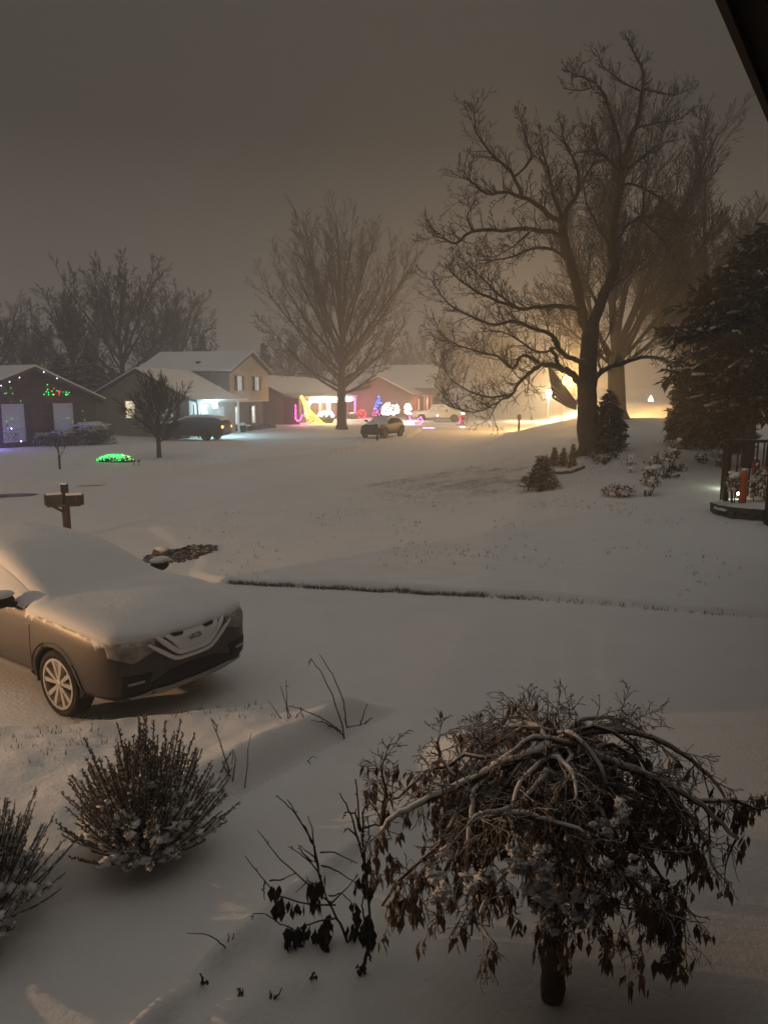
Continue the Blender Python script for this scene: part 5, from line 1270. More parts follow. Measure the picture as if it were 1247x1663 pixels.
t = thing('timber_edging', 'short dark timber holding the bed by the dwarf fir', 'edging', G(918, 768), 0)
b = MB(); pts = [G(px, py) - G(918, 768) + V((0, 0, .03)) for px, py in ((898, 769), (910, 770), (925, 769), (938, 764), (946, 760))]; b.tube(pts, .085, 6); b.build('log', 'wood', t)
s_ = MB(); s_.tube([p + V((0, .03, .075)) for p in pts], .06, 6); s_.build('snow', 'snow', t, smooth=True)
for k, (px, py) in enumerate(((1180, 762), (1196, 763))):
    p = GX(px, 19.5 if k == 0 else 17.6, .05)
    t = thing('path_light', ['greenish path light shining on the snow left of the trellis', 'path light glowing behind the orange post'][k], 'lamp', p, 0); b = MB(); b.tube([(0, 0, -.1), (0, 0, .22)], .02, 6); b.build('stake', 'black', t); b = MB(); b.lathe([(.09, .3), (.02, .36)], 10); b.build('hood', 'black', t); MB().blob((0, -.02, .25), .045, 1, 1, 0).build('bulb', 'spotb', t)
    lamp('path_lamp', (-.16, -.1, .2), (.85, 1, .7), 1.6 if k == 0 else .8, .04, t)
for k, (px, Y, z) in enumerate(((1185, 24, 1.0), (1193, 24, 1.0), (1233, 23.5, 1.05))):
    p = GX(px, Y); zz = P(px, 671, Y).z
    t = thing('fairy_light', ['left of two tiny white lights among the evergreen boughs', 'right of two tiny white lights among the evergreen boughs', 'tiny white light in the boughs near the right edge'][k], 'lamp', (p.x, Y - 2.2, zz), 0); MB().bulb((0, 0, 0), .035).build('bulb', 'cool', t); MB().tube([(0, 0, .03), (.02, .3, .2)], .006, 4).build('cable', 'black', t)
# ------------------------------------------------------------------ lawn details
def blades(name, pts, hmin, hmax, m, seed, label):
    q = random.Random(seed); b = MB()
    for p, k in pts:
        for j in range(k):
            c = p + V((q.gauss(0, .02), q.gauss(0, .02), 0)); h_ = q.uniform(hmin, hmax); a = q.uniform(0, 6.283); u = V((math.cos(a), math.sin(a), 0)) * .006; l = rv(q) * h_ * .45; l.z = h_
            b.add([c - u, c + u, c + l], [(0, 1, 2)])
    o = b.build(name, m); tag(o, label, None, None, 'stuff'); return o
q = random.Random(77); pts = []
for k in range(1500):
    x = -2.75 + (2.55 + 2.75) * (k + q.random()) / 1500
    if x > 1.6 and q.random() < (x - 1.6) * .9: continue
    y = float(edge_y(x)) - .02 + q.uniform(-.03, .06) + .05 * mnoise.noise(V((x * 2.2, 0, 0)))
    if mnoise.noise(V((x * 3.1, 4, 0))) > .28 and q.random() < .8: continue
    z = min(H1(x, y), .09); pts.append((V((x, y, z - .03)), 3))
for k in range(60):
    x = q.uniform(2.5, 5.5); y = float(edge_y(x)) + q.uniform(-.05, .05); pts.append((ground(x, y, -.01), 2))
blades('edge_grass', pts, .05, .115, 'grass', 1, 'strip of dead grass along the drive edge')
pts = []
while len(pts) < 1100:
    x = q.uniform(-4.5, 9); y = q.uniform(11.5, 30)
    if lawn_mask(x, y) < .9: continue
    if mnoise.noise(V((x * .6, y * .45, 3))) + .35 * math.exp(-((x - 2.5) / 3) ** 2 - ((y - 25) / 4) ** 2) < q.uniform(-.05, .5): continue
    pts.append((ground(x, y, -.015), q.randint(1, 4)))
while len(pts) < 1300:
    x = q.uniform(-5, -.7); y = q.uniform(5.8, 7.3)
    if x > float(along(AX, y)) - .4: continue
    if mnoise.noise(V((x * 1.5, y * 1.5, 8))) < .1: continue
    pts.append((ground(x, y, -.02), 2))
while len(pts) < 1800:
    x = q.uniform(-22, 2); y = q.uniform(30, 62); n, f = road_frac(x, y)
    if y < float(f) + 1 or mnoise.noise(V((x * .3, y * .3, 5))) < .12: continue
    pts.append((ground(x, y, -.02), 3))
blades('lawn_grass', pts, .035, .10, 'grass', 2, 'grass tips poking through the snow')
# mulch patch with its stone
t = MB(); r_ = random.Random(5)
mb_c = G(296, 902)
for k in range(420):
    a = r_.uniform(0, 6.283); u = math.sqrt(r_.random()); x = mb_c.x + .62 * u * math.cos(a) + .25 * u * math.sin(a); y = mb_c.y + .75 * u * math.sin(a)
    rot = Matrix.Rotation(r_.uniform(0, 6.28), 3, 'Z') @ Matrix.Rotation(r_.uniform(-.6, .6), 3, 'X'); s = MB(); s.box((-.045, -.02, -.012), (.045, .02, .012), rot=rot); g = ground(x, y, r_.uniform(.005, .03)); t.add([V(v) + g for v in s.v], s.f)
o = t.build('mulch', 'mulch'); tag(o, 'patch of dark bark mulch on the lawn corner behind the SUV', None, None, 'stuff')
p = G(263, 902); t = thing('garden_stone', 'rounded snow capped stone at the mulch patch edge', 'stone', p, 0)
MB().blob((0, 0, .05), .15, 3, 3, .3, 1.5, (1.2, .9, .8)).build('rock', 'stone', t, smooth=True); MB().blob((0, 0, .13), .13, 5, 3, .2, 1.5, (1.2, .9, .5)).build('snow', 'snow', t, smooth=True)
# bare wet asphalt at the left
def patch(name, c, a, b_, m, lab, rot=0, dz=.012, seed=0):
    mb = MB(); vs = [ground(c.x, c.y, dz)]
    for k in range(40):
        an = 6.283 * k / 40; s = 1 + .25 * mnoise.noise(V((math.cos(an) * 1.5, math.sin(an) * 1.5, seed)))
        x, y = a * s * math.cos(an), b_ * s * math.sin(an); x, y = x * math.cos(rot) - y * math.sin(rot), x * math.sin(rot) + y * math.cos(rot); vs.append(ground(c.x + x, c.y + y, dz))
    mb.add(vs, [(0, k + 1, (k + 1) % 40 + 1) for k in range(40)]); o = mb.build(name, m); tag(o, lab, None, None, 'structure')
patch('wet_patch', G(4, 806), 1.25, .42, 'wet', 'bare wet asphalt at the left edge of the street', R(24))
patch('bare_asphalt', G(148, 789), .5, .10, 'wet', 'thin bare streak in the street snow', R(18), seed=3)
# ------------------------------------------------------------------ foreground plants
def spike_shrub(label, p, seed, n, h_, spread, rz=0):
    t = thing('lavender_shrub', label, 'shrub', p, rz, 'spiky snow dusted shrubs in the bed'); q = random.Random(seed); st = MB(); lf = MB(); sn = MB()
    for k in range(n):
        az = q.uniform(0, 6.283); tilt = abs(q.gauss(0, .62)); tilt = min(tilt, 1.25); L = h_ * q.uniform(.55, 1.0) * (1 - .22 * tilt) * (1 + .18 * (q.random() < .12))
        d0 = V((math.cos(az) * math.sin(tilt), math.sin(az) * math.sin(tilt), math.cos(tilt))); base = V((math.cos(az) * spread * tilt * .42, math.sin(az) * spread * tilt * .42, .03)); pts = [base]; d = d0.copy(); ns = 6
        for i in range(ns): d = (d + V((0, 0, .07)) + rv(q) * .05).normalized(); pts.append(pts[-1] + d * L / ns)
        st.tube(pts, [.0065, .006, .0055, .005, .0045, .004, .003], 4, caps=False)
        for i in range(int(L * 110)):
            s = .2 + .8 * (i + q.random()) / (L * 110); s = min(.999, s); j = int(s * ns); c = pts[j].lerp(pts[j + 1], s * ns - j); dd = (pts[j + 1] - pts[j]).normalized()
            w = rot_about(dd, R(q.uniform(18, 52)), q.uniform(0, 6.283)); ll = q.uniform(.020, .048) * (1.15 - .45 * s)
            u = w.orthogonal().normalized() * ll * .24; lf.add([c, c + w * ll * .5 + u, c + w * ll, c + w * ll * .5 - u], [(0, 1, 2, 3)])
        if q.random() < .55: c = pts[q.randint(1, 4)]; sn.blob(c + V((0, 0, .015)), q.uniform(.014, .04), k, 2, 1.1, 2.2, (1.3, 1.3, .6))
    for k in range(60):
        a = q.uniform(0, 6.283); u = q.random() ** .6; sn.blob((h_ * .5 * u * math.cos(a), h_ * .5 * u * math.sin(a), h_ * q.uniform(.12, .5)), q.uniform(.012, .032), k, 2, 1.5, 2.2, (1.5, 1.5, .55))
    st.build('stem', 'dry', t); lf.build('leaves', 'lavender', t); sn.build('snow', 'snow', t, smooth=True); return t
spike_shrub('whole spiky snow dusted shrub in the bed below the SUV wheel', G(238, 1378), 91, 560, .86, .40)
spike_shrub('spiky snow dusted shrub cut off by the left picture edge', G(-42, 1500), 92, 420, .80, .38, 1.0)
def sticks(name, label, cat, Y, polys, m, base, leaves=(), lm='leaf_dark', r0=.007, knots=True, group=None):
    t = thing(name, label, cat, base, 0, group); q = random.Random(len(polys) * 7 + int(Y * 100)); st = MB(); lf = MB(); tips = []
    for pl in polys:
        rr = pl[0] if isinstance(pl[0], (int, float)) else 1.0; pl = pl[1:] if isinstance(pl[0], (int, float)) else pl; dz = q.uniform(-.12, .12)
        n = len(pl); src = [P(px, py, Y + dz * (i / max(1, n - 1))) for i, (px, py) in enumerate(pl)]; pts = []; rad = []
        for i in range(n - 1):
            for k in range(4): u = k / 4; pts.append(src[i].lerp(src[i + 1], u) + rv(q) * .004); rad.append(.72 * r0 * rr * (1 - .6 * (i + u) / (n - 1)))
        pts.append(src[-1]); rad.append(.3 * r0 * rr); st.tube(pts, rad, 5)
        if knots:
            for c in pts[1::3]:
                if q.random() < .6: st.tube([c, c + (rv(q) + V((0, 0, .6))).normalized() * q.uniform(.012, .03)], [r0 * .5, r0 * .2], 3)
    for px, py, L, n in leaves:
        for k in range(n):
            c = P(px + q.gauss(0, 4), py + q.gauss(0, 6), Y + q.uniform(-.06, .06)); l = L * q.uniform(.7, 1.3); w = l * q.uniform(.16, .26); a = q.uniform(0, 6.283); u = V((math.cos(a), math.sin(a), 0)) * w; tw_ = V((q.uniform(-.2, .2), q.uniform(-.2, .2), 0)) * l; f = V((-u.y, u.x, 0)) * .4
            lf.add([c, c + u + tw_ * .5 - Zv * l * .45, c + tw_ - Zv * l, c - u + tw_ * .5 - Zv * l * .45, c + f - Zv * l * .45 + tw_ * .5], [(0, 1, 4), (1, 2, 4), (2, 3, 4), (3, 0, 4)])
    st.build('stem', m, t, world=True, smooth=True)
    if lf.v: lf.build('leaves', lm, t, world=True)
    return t
b1 = G(560, 1200)
sticks('dead_plant', 'dead stalks at the point of the bed near the drive', 'plant', b1.y, [(1.2, (560, 1205), (556, 1180), (540, 1130), (522, 1092), (505, 1070)), (1.1, (563, 1180), (558, 1140), (540, 1095), (519, 1063)), ((558, 1195), (540, 1180), (500, 1178), (470, 1190), (450, 1196)), ((555, 1188), (520, 1165), (485, 1150), (465, 1146)), ((486, 1200), (468, 1155), (455, 1112)), ((470, 1190), (466, 1150), (465, 1104)), ((452, 1198), (448, 1182), (432, 1170)), ((478, 1192), (455, 1165), (436, 1138)), ((465, 1200), (480, 1165), (494, 1150)), ((562, 1182), (580, 1178), (595, 1174)), ((585, 1178), (590, 1160), (597, 1144)), ((592, 1176), (600, 1168), (605, 1165)), ((500, 1180), (490, 1160), (488, 1148)), ((505, 1070), (503, 1076), (501, 1082)), ((540, 1180), (525, 1172), (505, 1170))], 'dry', b1, r0=.010)
b1 = G(378, 1268)
sticks('dead_plant', 'tangled dead stems right beside the whole spiky shrub', 'plant', b1.y, [(1.2, (376, 1275), (372, 1250), (356, 1200), (342, 1165)), ((345, 1168), (352, 1180), (353, 1188)), ((372, 1260), (362, 1240), (378, 1218), (376, 1250)), ((378, 1270), (382, 1235), (381, 1220)), ((356, 1262), (368, 1235), (376, 1222)), ((360, 1262), (368, 1266), (374, 1262)), ((380, 1275), (370, 1282), (352, 1300))], 'dry', b1, r0=.009)
b1 = G(399, 1281)
sticks('dead_stalk', 'single thin dead stem standing alone in the bed', 'plant', b1.y, [((397, 1282), (402, 1240), (403, 1215), (408, 1190))], 'dry', b1, r0=.007)
b1 = G(505, 1238)
sticks('dry_twig', 'tiny curled dry twig lying on the bed edge', 'plant', b1.y, [((499, 1236), (508, 1228), (516, 1232)), ((500, 1240), (505, 1236))], 'dry', b1, r0=.007, knots=False)
b1 = G(560, 1535)
sticks('withered_plant', 'withered plant with hanging dark leaves, the wide left one', 'plant', b1.y + .02, [(1.7, (566, 1532), (548, 1492), (530, 1460), (520, 1425)), (1.2, (520, 1430), (512, 1380), (496, 1345), (475, 1315), (450, 1292)), (1.1, (518, 1420), (510, 1375), (492, 1340), (466, 1298)), ((512, 1400), (508, 1350), (500, 1325)), (1.1, (540, 1470), (505, 1440), (455, 1395), (418, 1348)), (1.1, (545, 1470), (500, 1468), (450, 1455), (425, 1425), (398, 1390)), ((430, 1432), (428, 1445), (430, 1462)), ((438, 1430), (460, 1428), (482, 1418)), ((545, 1490), (510, 1498), (480, 1510), (455, 1500), (432, 1484), (412, 1484), (409, 1494)), ((522, 1425), (500, 1395), (468, 1374)), ((514, 1395), (490, 1375)), ((508, 1400), (490, 1384), (487, 1375)), ((535, 1470), (560, 1445), (582, 1420)), ((534, 1455), (555, 1452), (572, 1468)), ((575, 1468), (572, 1490)), ((565, 1530), (556, 1560), (548, 1578)), ((520, 1440), (500, 1430), (480, 1450)), ((520, 1384), (545, 1384), (580, 1402)), ((522, 1405), (550, 1415), (580, 1436))], 'stem_dark', b1,
       [(446, 1444, .09, 5), (456, 1462, .13, 8), (472, 1468, .09, 6), (488, 1470, .08, 5), (470, 1512, .13, 12), (484, 1530, .12, 10), (494, 1505, .1, 6), (510, 1505, .1, 4), (524, 1515, .12, 9), (530, 1500, .12, 8), (505, 1440, .1, 12), (512, 1455, .12, 10), (534, 1490, .1, 8), (578, 1475, .1, 8), (574, 1500, .11, 7), (576, 1432, .07, 5), (520, 1430, .1, 8)], r0=.0075)
b1 = G(588, 1580)
sticks('withered_plant', 'withered plant with hanging dark leaves, the narrow right one', 'plant', b1.y, [(2.0, (579, 1594), (592, 1565), (600, 1530), (600, 1470), (596, 1430)), (1.3, (596, 1440), (590, 1380), (582, 1320), (577, 1265)), (1.2, (595, 1420), (583, 1370), (570, 1325), (552, 1288)), ((588, 1390), (600, 1360), (597, 1325)), ((590, 1360), (588, 1320), (598, 1300), (620, 1330)), ((585, 1350), (576, 1320), (563, 1318), (556, 1330)), ((582, 1360), (566, 1345), (558, 1352)), ((596, 1420), (602, 1390), (600, 1370)), ((600, 1460), (604, 1420), (600, 1395)), ((590, 1345), (610, 1340), (628, 1342)), ((592, 1500), (588, 1470), (596, 1440)), (1.5, (598, 1540), (602, 1555), (602, 1562)), ((580, 1594), (572, 1596), (568, 1598)), ((590, 1580), (582, 1590))], 'stem_dark', b1,
       [(598, 1490, .11, 12), (600, 1510, .1, 10), (594, 1400, .06, 10), (590, 1500, .1, 8), (598, 1440, .08, 8), (586, 1570, .06, 6), (592, 1420, .07, 6)], r0=.009)
b1 = G(366, 1540)
sticks('dead_stalk', 'thin bent dead blade at the edge of the walk', 'plant', b1.y, [((366, 1538), (350, 1524), (325, 1516), (304, 1515)), ((372, 1530), (371, 1515)), ((378, 1524), (381, 1516))], 'dry', b1, r0=.006, knots=False)
for px, py, lab in ((328, 1598, 'stub of dead leaves on the lower bed edge'), (388, 1618, 'broken stub left of the pinkish snow hump'), (440, 1622, 'broken stub right of the pinkish snow hump'), (505, 1590, 'short dead stub below the withered plant')):
    b1 = G(px, py); e1, e2, e3, e4 = [rnd.uniform(-9, 9) for _ in range(4)]; sticks('dead_stub', lab, 'plant', b1.y, [(1.4, (px, py), (px + 2 + e1 * .4, py - 10), (px - 4 + e1, py - 18 + e2)), (1.0, (px + 4, py), (px + 10 + e3 * .5, py - 6), (px + 14 + e3, py - 10 + e4))], 'stem_dark', b1, [(px, py - 8, .035, 3)], r0=.008, group='dead stubs in the lower bed')
# ------------------------------------------------------------------ weeping maple
wb = G(896, 1618); WY = wb.y
wt = thing('weeping_maple', 'low weeping maple with brown hanging leaves in the foreground bed', 'tree', wb, 0)
r_ = random.Random(19); tk = MB(); cr = MB(); lf = MB(); sn = MB()
top = P(892, 1212, WY + .10); cen = P(900, 1420, WY)
tpts = [wb + V((0, 0, -.1)), wb + V((.0, 0, .1)), P(898, 1520, WY), P(893, 1480, WY), P(889, 1400, WY + .03), P(894, 1300, WY + .08), top]
tp2 = []; tr2 = []
for i in range(6):
    for k in range(5):
        q0 = tpts[i].lerp(tpts[i + 1], k / 5); tp2.append(q0 + V((.012 * mnoise.noise(q0 * 7), .012 * mnoise.noise(q0 * 7 + V((5, 0, 0))), 0))); tr2.append((.064 - .02 * (i + k / 5) / 6) * (1 + .22 * mnoise.noise(q0 * 16)))
tk.tube(tp2 + [top], tr2 + [.045], 14)
for a_, z_ in ((2.4, .42), (5.6, .55), (1.2, .66), (3.6, .3)): q0 = wb + V((0, 0, z_)); tk.tube([q0, q0 + V((.085 * math.cos(a_), .085 * math.sin(a_), .03))], [.026, .016], 7)
def crv(src, n=4):
    out = []
    for i in range(len(src) - 1):
        a, b, c, d = src[max(0, i - 1)], src[i], src[i + 1], src[min(len(src) - 1, i + 2)]
        for k in range(n):
            t = k / n; t2 = t * t; t3 = t2 * t; out.append(.5 * ((2 * b) + (c - a) * t + (2 * a - 5 * b + 4 * c - d) * t2 + (3 * b - a - 3 * c + d) * t3))
    return out + [src[-1]]
WL = [(1.0, .0, -.1, (892, 1215), (850, 1228), (810, 1246), (760, 1268), (700, 1295), (650, 1320), (618, 1345)), (.95, .1, .1, (892, 1210), (950, 1222), (1010, 1245), (1080, 1272), (1140, 1310), (1195, 1365)), (.7, .1, .5, (900, 1210), (960, 1190), (1030, 1190), (1090, 1215), (1150, 1260), (1185, 1310)), (.5, .05, -.4, (880, 1222), (915, 1238), (932, 1262), (935, 1300)),
      (.6, 0, -.35, (800, 1255), (770, 1285), (764, 1330), (758, 1400), (755, 1440)), (.55, -.1, -.55, (890, 1250), (840, 1310), (790, 1320), (770, 1325)), (.5, -.2, -.5, (780, 1325), (830, 1318), (890, 1330), (950, 1350)), (.7, .0, -.2, (895, 1400), (960, 1380), (1030, 1410), (1090, 1450), (1130, 1490)), (.6, .1, -.55, (893, 1430), (930, 1440), (985, 1470), (1010, 1490)), (.6, .1, .6, (893, 1215), (870, 1180), (830, 1180), (780, 1215), (740, 1260), (700, 1310)), (.5, .1, .7, (895, 1210), (930, 1175), (980, 1165), (1040, 1185), (1100, 1240)), (.5, 0, -.6, (893, 1330), (850, 1380), (800, 1440), (780, 1480)), (.55, .1, .2, (1040, 1255), (1100, 1300), (1140, 1360), (1165, 1430)), (.5, 0, -.6, (893, 1350), (940, 1400), (960, 1460), (960, 1510)), (.5, .2, .3, (1130, 1300), (1190, 1300), (1222, 1312), (1250, 1312)), (.45, .1, .1, (620, 1340), (625, 1290), (618, 1240)), (.5, .1, .3, (740, 1262), (715, 1230), (712, 1190)), (.5, -.1, -.5, (1000, 1400), (1050, 1450), (1090, 1500), (1100, 1560)), (.5, .05, .1, (893, 1300), (960, 1290), (1030, 1310), (1090, 1360), (1120, 1420)), (.5, .1, -.3, (893, 1320), (820, 1340), (740, 1370), (680, 1400), (650, 1430))]
ends = []
prm_w = dict(seg=(6, 5, 3), trop=(-.04, -.06, -.08), wob=(.16, .2, .24), taper=.8, rmin=.0022, n=(7, 3), t0=(.1, .15), ang=(48, 45), ratio=(.52, .55), rr=(.55, .6))
tw = []
def sprout(lp, r0, n, L, up=.0):
    for j in range(n):
        t = .08 + .92 * (j + r_.random()) / n; i = min(len(lp) - 2, int(t * (len(lp) - 1))); q0 = lp[i].lerp(lp[i + 1], r_.random()); d = (lp[i + 1] - lp[i]).normalized()
        dd = rot_about(d, R(r_.uniform(30, 80)), r_.uniform(0, 6.283)); dd = (dd + V((0, 0, up))).normalized()
        grow(tw, r_, q0, dd, L * r_.uniform(.5, 1.2), max(.004, r0 * .4), 0, prm_w)
for k, (rs, d0, d1, *pl) in enumerate(WL):
    n = len(pl); lp = crv([P(px, py, WY + d0 + (d1 - d0) * i / (n - 1)) for i, (px, py) in enumerate(pl)]); lp = [a + rv(r_) * .008 for a in lp]; m = len(lp)
    lr = [.030 * rs * (1 - .72 * i / (m - 1)) for i in range(m)]; tk.tube(lp, lr, 8); ends.append(lp)
    sprout(lp, .02 * rs, 10, .24 if k < 13 else .16)
    if k < 14:
        s_a = max(0, 0); sp_ = [a + V((0, -.003, lr[i] * .62)) for i, a in enumerate(lp)]; sn.tube(sp_, [lr[i] * (.75 + .35 * mnoise.noise(a * 9)) + .003 for i, a in enumerate(lp)], 7)
for k in range(44):  # the rest of the umbrella of branches
    az = r_.uniform(0, 6.283); Rr = r_.uniform(.5, .9); st_ = top + V((r_.uniform(-.1, .1), r_.uniform(-.1, .1), r_.uniform(-.25, .05))); drop = r_.uniform(.28, .62); hump = r_.uniform(.0, .07)
    dx, dy = math.cos(az) * Rr * 1.08, math.sin(az) * Rr * .72; pts = []
    for i in range(9): t = i / 8; pts.append(st_ + V((dx * t ** .85, dy * t ** .85, hump * math.sin(math.pi * min(1, t * 1.6)) - drop * t ** 2.2)) + rv(r_) * .02)
    tk.tube(pts, [.014 * (1 - .75 * i / 8) + .002 for i in range(9)], 5); ends.append(pts); sprout(pts, .010, 10, .24)
    if k % 3 == 0: sn.tube([a + V((0, 0, .012)) for a in pts[:6]], [.011] * 6, 5)
for k in range(70):  # twigs bristling from the dome
    lp = ends[r_.randint(0, len(ends) - 1)]; i = r_.randint(0, len(lp) // 2); grow(tw, r_, lp[i], (V((r_.uniform(-.7, .7), r_.uniform(-.5, .5), 1))).normalized(), r_.uniform(.07, .17), .004, 1, dict(prm_w, trop=(.02, .02, .02)))
for lvl, pts, rads in tw: cr.tube(pts, rads, 4 if lvl == 0 else 3, caps=False)
def leaf(c, L, w):
    a = r_.uniform(0, 6.283); u = V((math.cos(a), math.sin(a), 0)) * w; f = V((-u.y, u.x, 0)) * .6; t_ = V((r_.uniform(-.3, .3), r_.uniform(-.3, .3), 0)) * L
    lf.add([c, c + u - Zv * L * .4 + t_ * .4, c - Zv * L + t_, c - u - Zv * L * .4 + t_ * .4, c + f - Zv * L * .5 + t_ * .5], [(0, 1, 4), (1, 2, 4), (2, 3, 4), (3, 0, 4)])
cand = [(pts, lvl) for lvl, pts, rads in tw if lvl >= 0]
nl = 0
while nl < 3800:
    pts, lvl = cand[r_.randint(0, len(cand) - 1)]; c = pts[r_.randint(len(pts) // 2, len(pts) - 1)]
    hz = (top.z - c.z)
    if r_.random() > min(1, .02 + 1.6 * max(0, hz - .06)): continue
    if c.z < wb.z + (.46 if c.x < wb.x - .05 else .28) + r_.uniform(0, .16): continue
    m = r_.randint(1, 4)
    for j in range(m): leaf(c + rv(r_) * .018, r_.uniform(.045, .105), r_.uniform(.009, .018))
    nl += m
for px, py, n in ((868, 1410, 9), (828, 1400, 5), (985, 1345, 3), (905, 1450, 7), (780, 1430, 4), (735, 1425, 3), (940, 1470, 5), (985, 1430, 4), (895, 1480, 3)):
    for j in range(n * 3): c = P(px + r_.gauss(0, 24), py + r_.gauss(0, 20), WY - r_.uniform(.15, .5)); sn.blob(c, r_.uniform(.010, .024), j + px, 3, 1.5, 2.2, (r_.uniform(.7, 1.7), r_.uniform(.7, 1.5), r_.uniform(.4, 1.1)))
tk.build('trunk', 'maple_bark', wt, smooth=True, world=True); cr.build('twigs', 'maple_twig', wt, world=True); lf.build('leaves', 'leaf_brown', wt, world=True); sn.build('snow', 'snow', wt, smooth=True, world=True)
# ------------------------------------------------------------------ our own house: eave over the camera, wall beside it, coach lamp on the garage
d_ = V((.555, .832, 0)).normalized(); nR = V((d_.y, -d_.x, 0))
e0 = P(1160, 0, 1.72)
hs = thing('home_house', 'dark eave of our own house across the top right corner', 'house', (0, 0, 0), 0)
EZ = e0.z; E0 = V((e0.x, e0.y, 0)); far, near = 1.6, -5.0
fa = math.tan(R(20))
b = MB()
def strip(a0, a1, z0, z1, mb):
    "slab running along the eave between offsets a0..a1 to the right"
    p = [E0 + d_ * near + nR * a0, E0 + d_ * far + nR * a0, E0 + d_ * far + nR * a1, E0 + d_ * near + nR * a1]
    vs = [V((q.x, q.y, z0[0 if i in (0, 1) else 1])) for i, q in enumerate(p)] + [V((q.x, q.y, z1[0 if i in (0, 1) else 1])) for i, q in enumerate(p)]
    mb.add(vs, [(0, 3, 2, 1), (4, 5, 6, 7), (0, 1, 5, 4), (1, 2, 6, 5), (2, 3, 7, 6), (3, 0, 4, 7)])
far = 14; strip(.02, .62, (EZ + .03, EZ + .03), (EZ + .05, EZ + .05), b); b.build('soffit', 'soffit', hs)
b = MB(); strip(0, .019, (EZ, EZ), (EZ + .2, EZ + .2), b); b.build('fascia', 'soffit', hs)
b = MB(); strip(-.04, 5.0, (EZ + .205, EZ + .205 + 5 * fa), (EZ + .28, EZ + .28 + 5 * fa), b); ro = b.build('roof', 'roofedge', hs)
b = MB(); strip(-.05, 5.0, (EZ + .283, EZ + .283 + 5 * fa), (EZ + .35, EZ + .36 + 5 * fa), b); b.build('snow', 'snow', ro)
b = MB(); strip(.62, 5.0, (-.5, -.5), (EZ + .04, EZ + .04), b); b.build('wall', 'brick', hs)
b = MB(); b.box((-5.2, -7, -.5), (1.5, -.9, 8.2)); b.prism([(-5.8, -7, 8.2), (-5.8, -.35, 8.2), (-5.8, -3.6, 9.9)], (8, 0, 0)); b.box((-7.3, -7, -.5), (-6.5, 4.5, 2.7)); b.build('added_shade_block', 'brick', hs)  # unseen blocks added to darken the foreground and stop the coach lamp's spill
gz = thing('garage_wing', 'garage wing of our own house, out of view at left', 'house', (-14.5, 4.0, 0), 0)
block(gz, -3.5, 2.6, -6, 3.0, 2.8, 4.4, 'x', 'siding', .4)
cl = thing('coach_lamp', 'warm coach lamp on the garage wall out of view at left', 'lamp', (-11.88, 5.9, 1.95), 0)
b = MB(); b.box((-.02, -.06, -.1), (.0, .06, .3)); b.tube([(0, 0, .22), (.12, 0, .28), (.16, 0, .2)], .012, 5); b.box((.09, -.07, -.12), (.23, .07, -.1)); b.lathe([(.1, .14), (.02, .22)], 8, (.16, 0, 0)); b.build('lantern_frame', 'blackmetal', cl); MB().blob((.16, 0, .02), .05, 1, 1, 0).build('bulb', 'coach', cl)
COACH = lamp('coach_light', (.32, 0, .02), (1, .60, .32), 950, .05, cl)
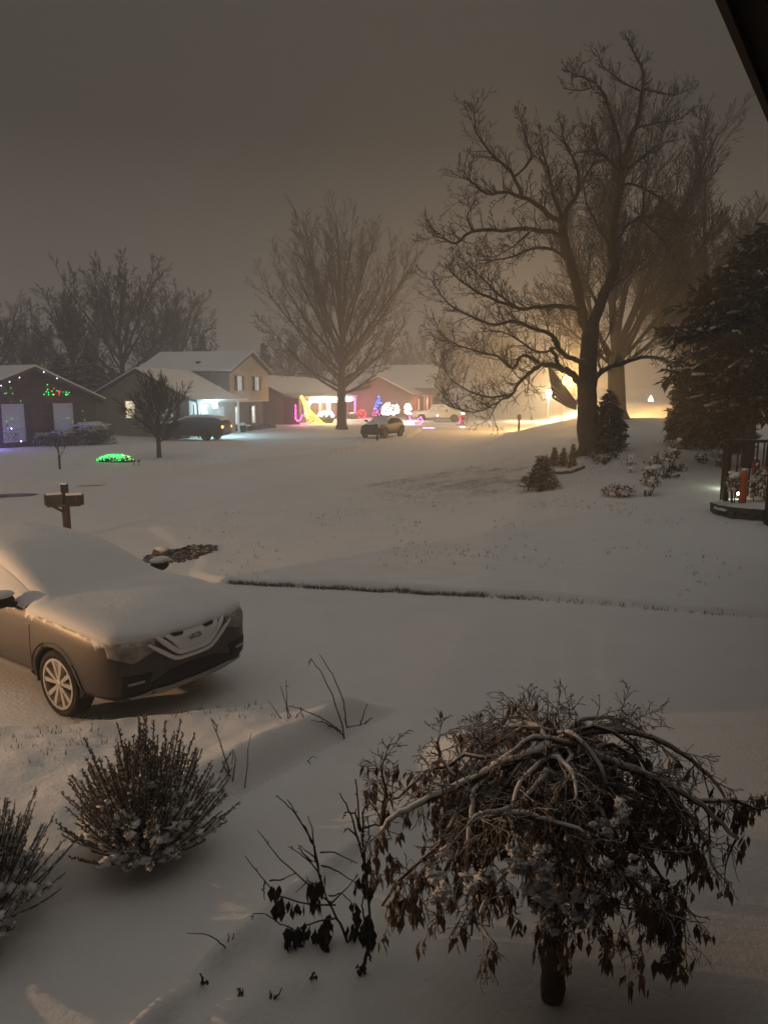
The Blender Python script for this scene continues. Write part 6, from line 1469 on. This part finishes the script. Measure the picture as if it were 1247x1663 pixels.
# ------------------------------------------------------------------ air, sky, light
hb = MB(); hb.box((-640, -640, -2.2), (640, 640, 27)); ho = hb.build('haze', 'snow'); tag(ho, 'pale snowy haze over the whole street', None, None, 'stuff')
hm = bpy.data.materials.new('haze'); hm.use_nodes = True; nt = hm.node_tree; nt.nodes.remove(nt.nodes['Principled BSDF'])
pv = nd(nt, 'ShaderNodeVolumePrincipled'); pv.inputs['Density'].default_value = .0050; pv.inputs['Color'].default_value = (.97, .96, .95, 1); pv.inputs['Anisotropy'].default_value = .7
nt.links.new(pv.outputs[0], nt.nodes['Material Output'].inputs['Volume']); ho.data.materials.clear(); ho.data.materials.append(hm)
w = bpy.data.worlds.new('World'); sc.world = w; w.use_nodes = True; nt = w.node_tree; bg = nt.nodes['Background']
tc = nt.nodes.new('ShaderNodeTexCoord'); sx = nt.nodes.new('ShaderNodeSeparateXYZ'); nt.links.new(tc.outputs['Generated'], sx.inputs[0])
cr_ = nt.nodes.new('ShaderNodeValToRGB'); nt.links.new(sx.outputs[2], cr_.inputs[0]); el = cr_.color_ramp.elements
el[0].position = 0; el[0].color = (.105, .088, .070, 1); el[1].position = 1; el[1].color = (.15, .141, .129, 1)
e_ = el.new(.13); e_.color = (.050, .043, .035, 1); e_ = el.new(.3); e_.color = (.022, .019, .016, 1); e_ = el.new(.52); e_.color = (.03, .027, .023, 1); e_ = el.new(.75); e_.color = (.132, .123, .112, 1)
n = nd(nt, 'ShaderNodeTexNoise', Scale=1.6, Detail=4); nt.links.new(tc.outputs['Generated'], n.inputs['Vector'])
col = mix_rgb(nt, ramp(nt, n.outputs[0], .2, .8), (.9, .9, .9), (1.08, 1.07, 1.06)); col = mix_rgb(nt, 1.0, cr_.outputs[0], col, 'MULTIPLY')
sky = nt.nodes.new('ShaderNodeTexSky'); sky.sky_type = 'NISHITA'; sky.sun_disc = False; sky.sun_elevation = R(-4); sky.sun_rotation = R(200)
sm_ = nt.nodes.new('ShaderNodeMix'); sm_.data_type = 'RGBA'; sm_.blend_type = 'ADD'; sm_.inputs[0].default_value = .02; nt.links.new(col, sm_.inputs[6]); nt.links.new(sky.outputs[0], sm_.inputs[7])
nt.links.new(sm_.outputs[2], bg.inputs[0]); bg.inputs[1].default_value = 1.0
vs_ = sc.view_settings; sc.display_settings.display_device = 'sRGB'; vs_.view_transform = 'Standard'; vs_.look = 'None'; vs_.exposure = 1.0; vs_.gamma = 1; vs_.use_curve_mapping = False
sc.render.engine = 'CYCLES'; cy = sc.cycles
cy.use_denoising = True; cy.max_bounces = 8; cy.diffuse_bounces = 3; cy.glossy_bounces = 2; cy.transmission_bounces = 2; cy.volume_bounces = 2; cy.transparent_max_bounces = 8
cy.sample_clamp_indirect = 1.5; cy.sample_clamp_direct = 0; cy.blur_glossy = 1; cy.use_light_tree = True; cy.caustics_reflective = False; cy.caustics_refractive = False
sc.render.use_persistent_data = False
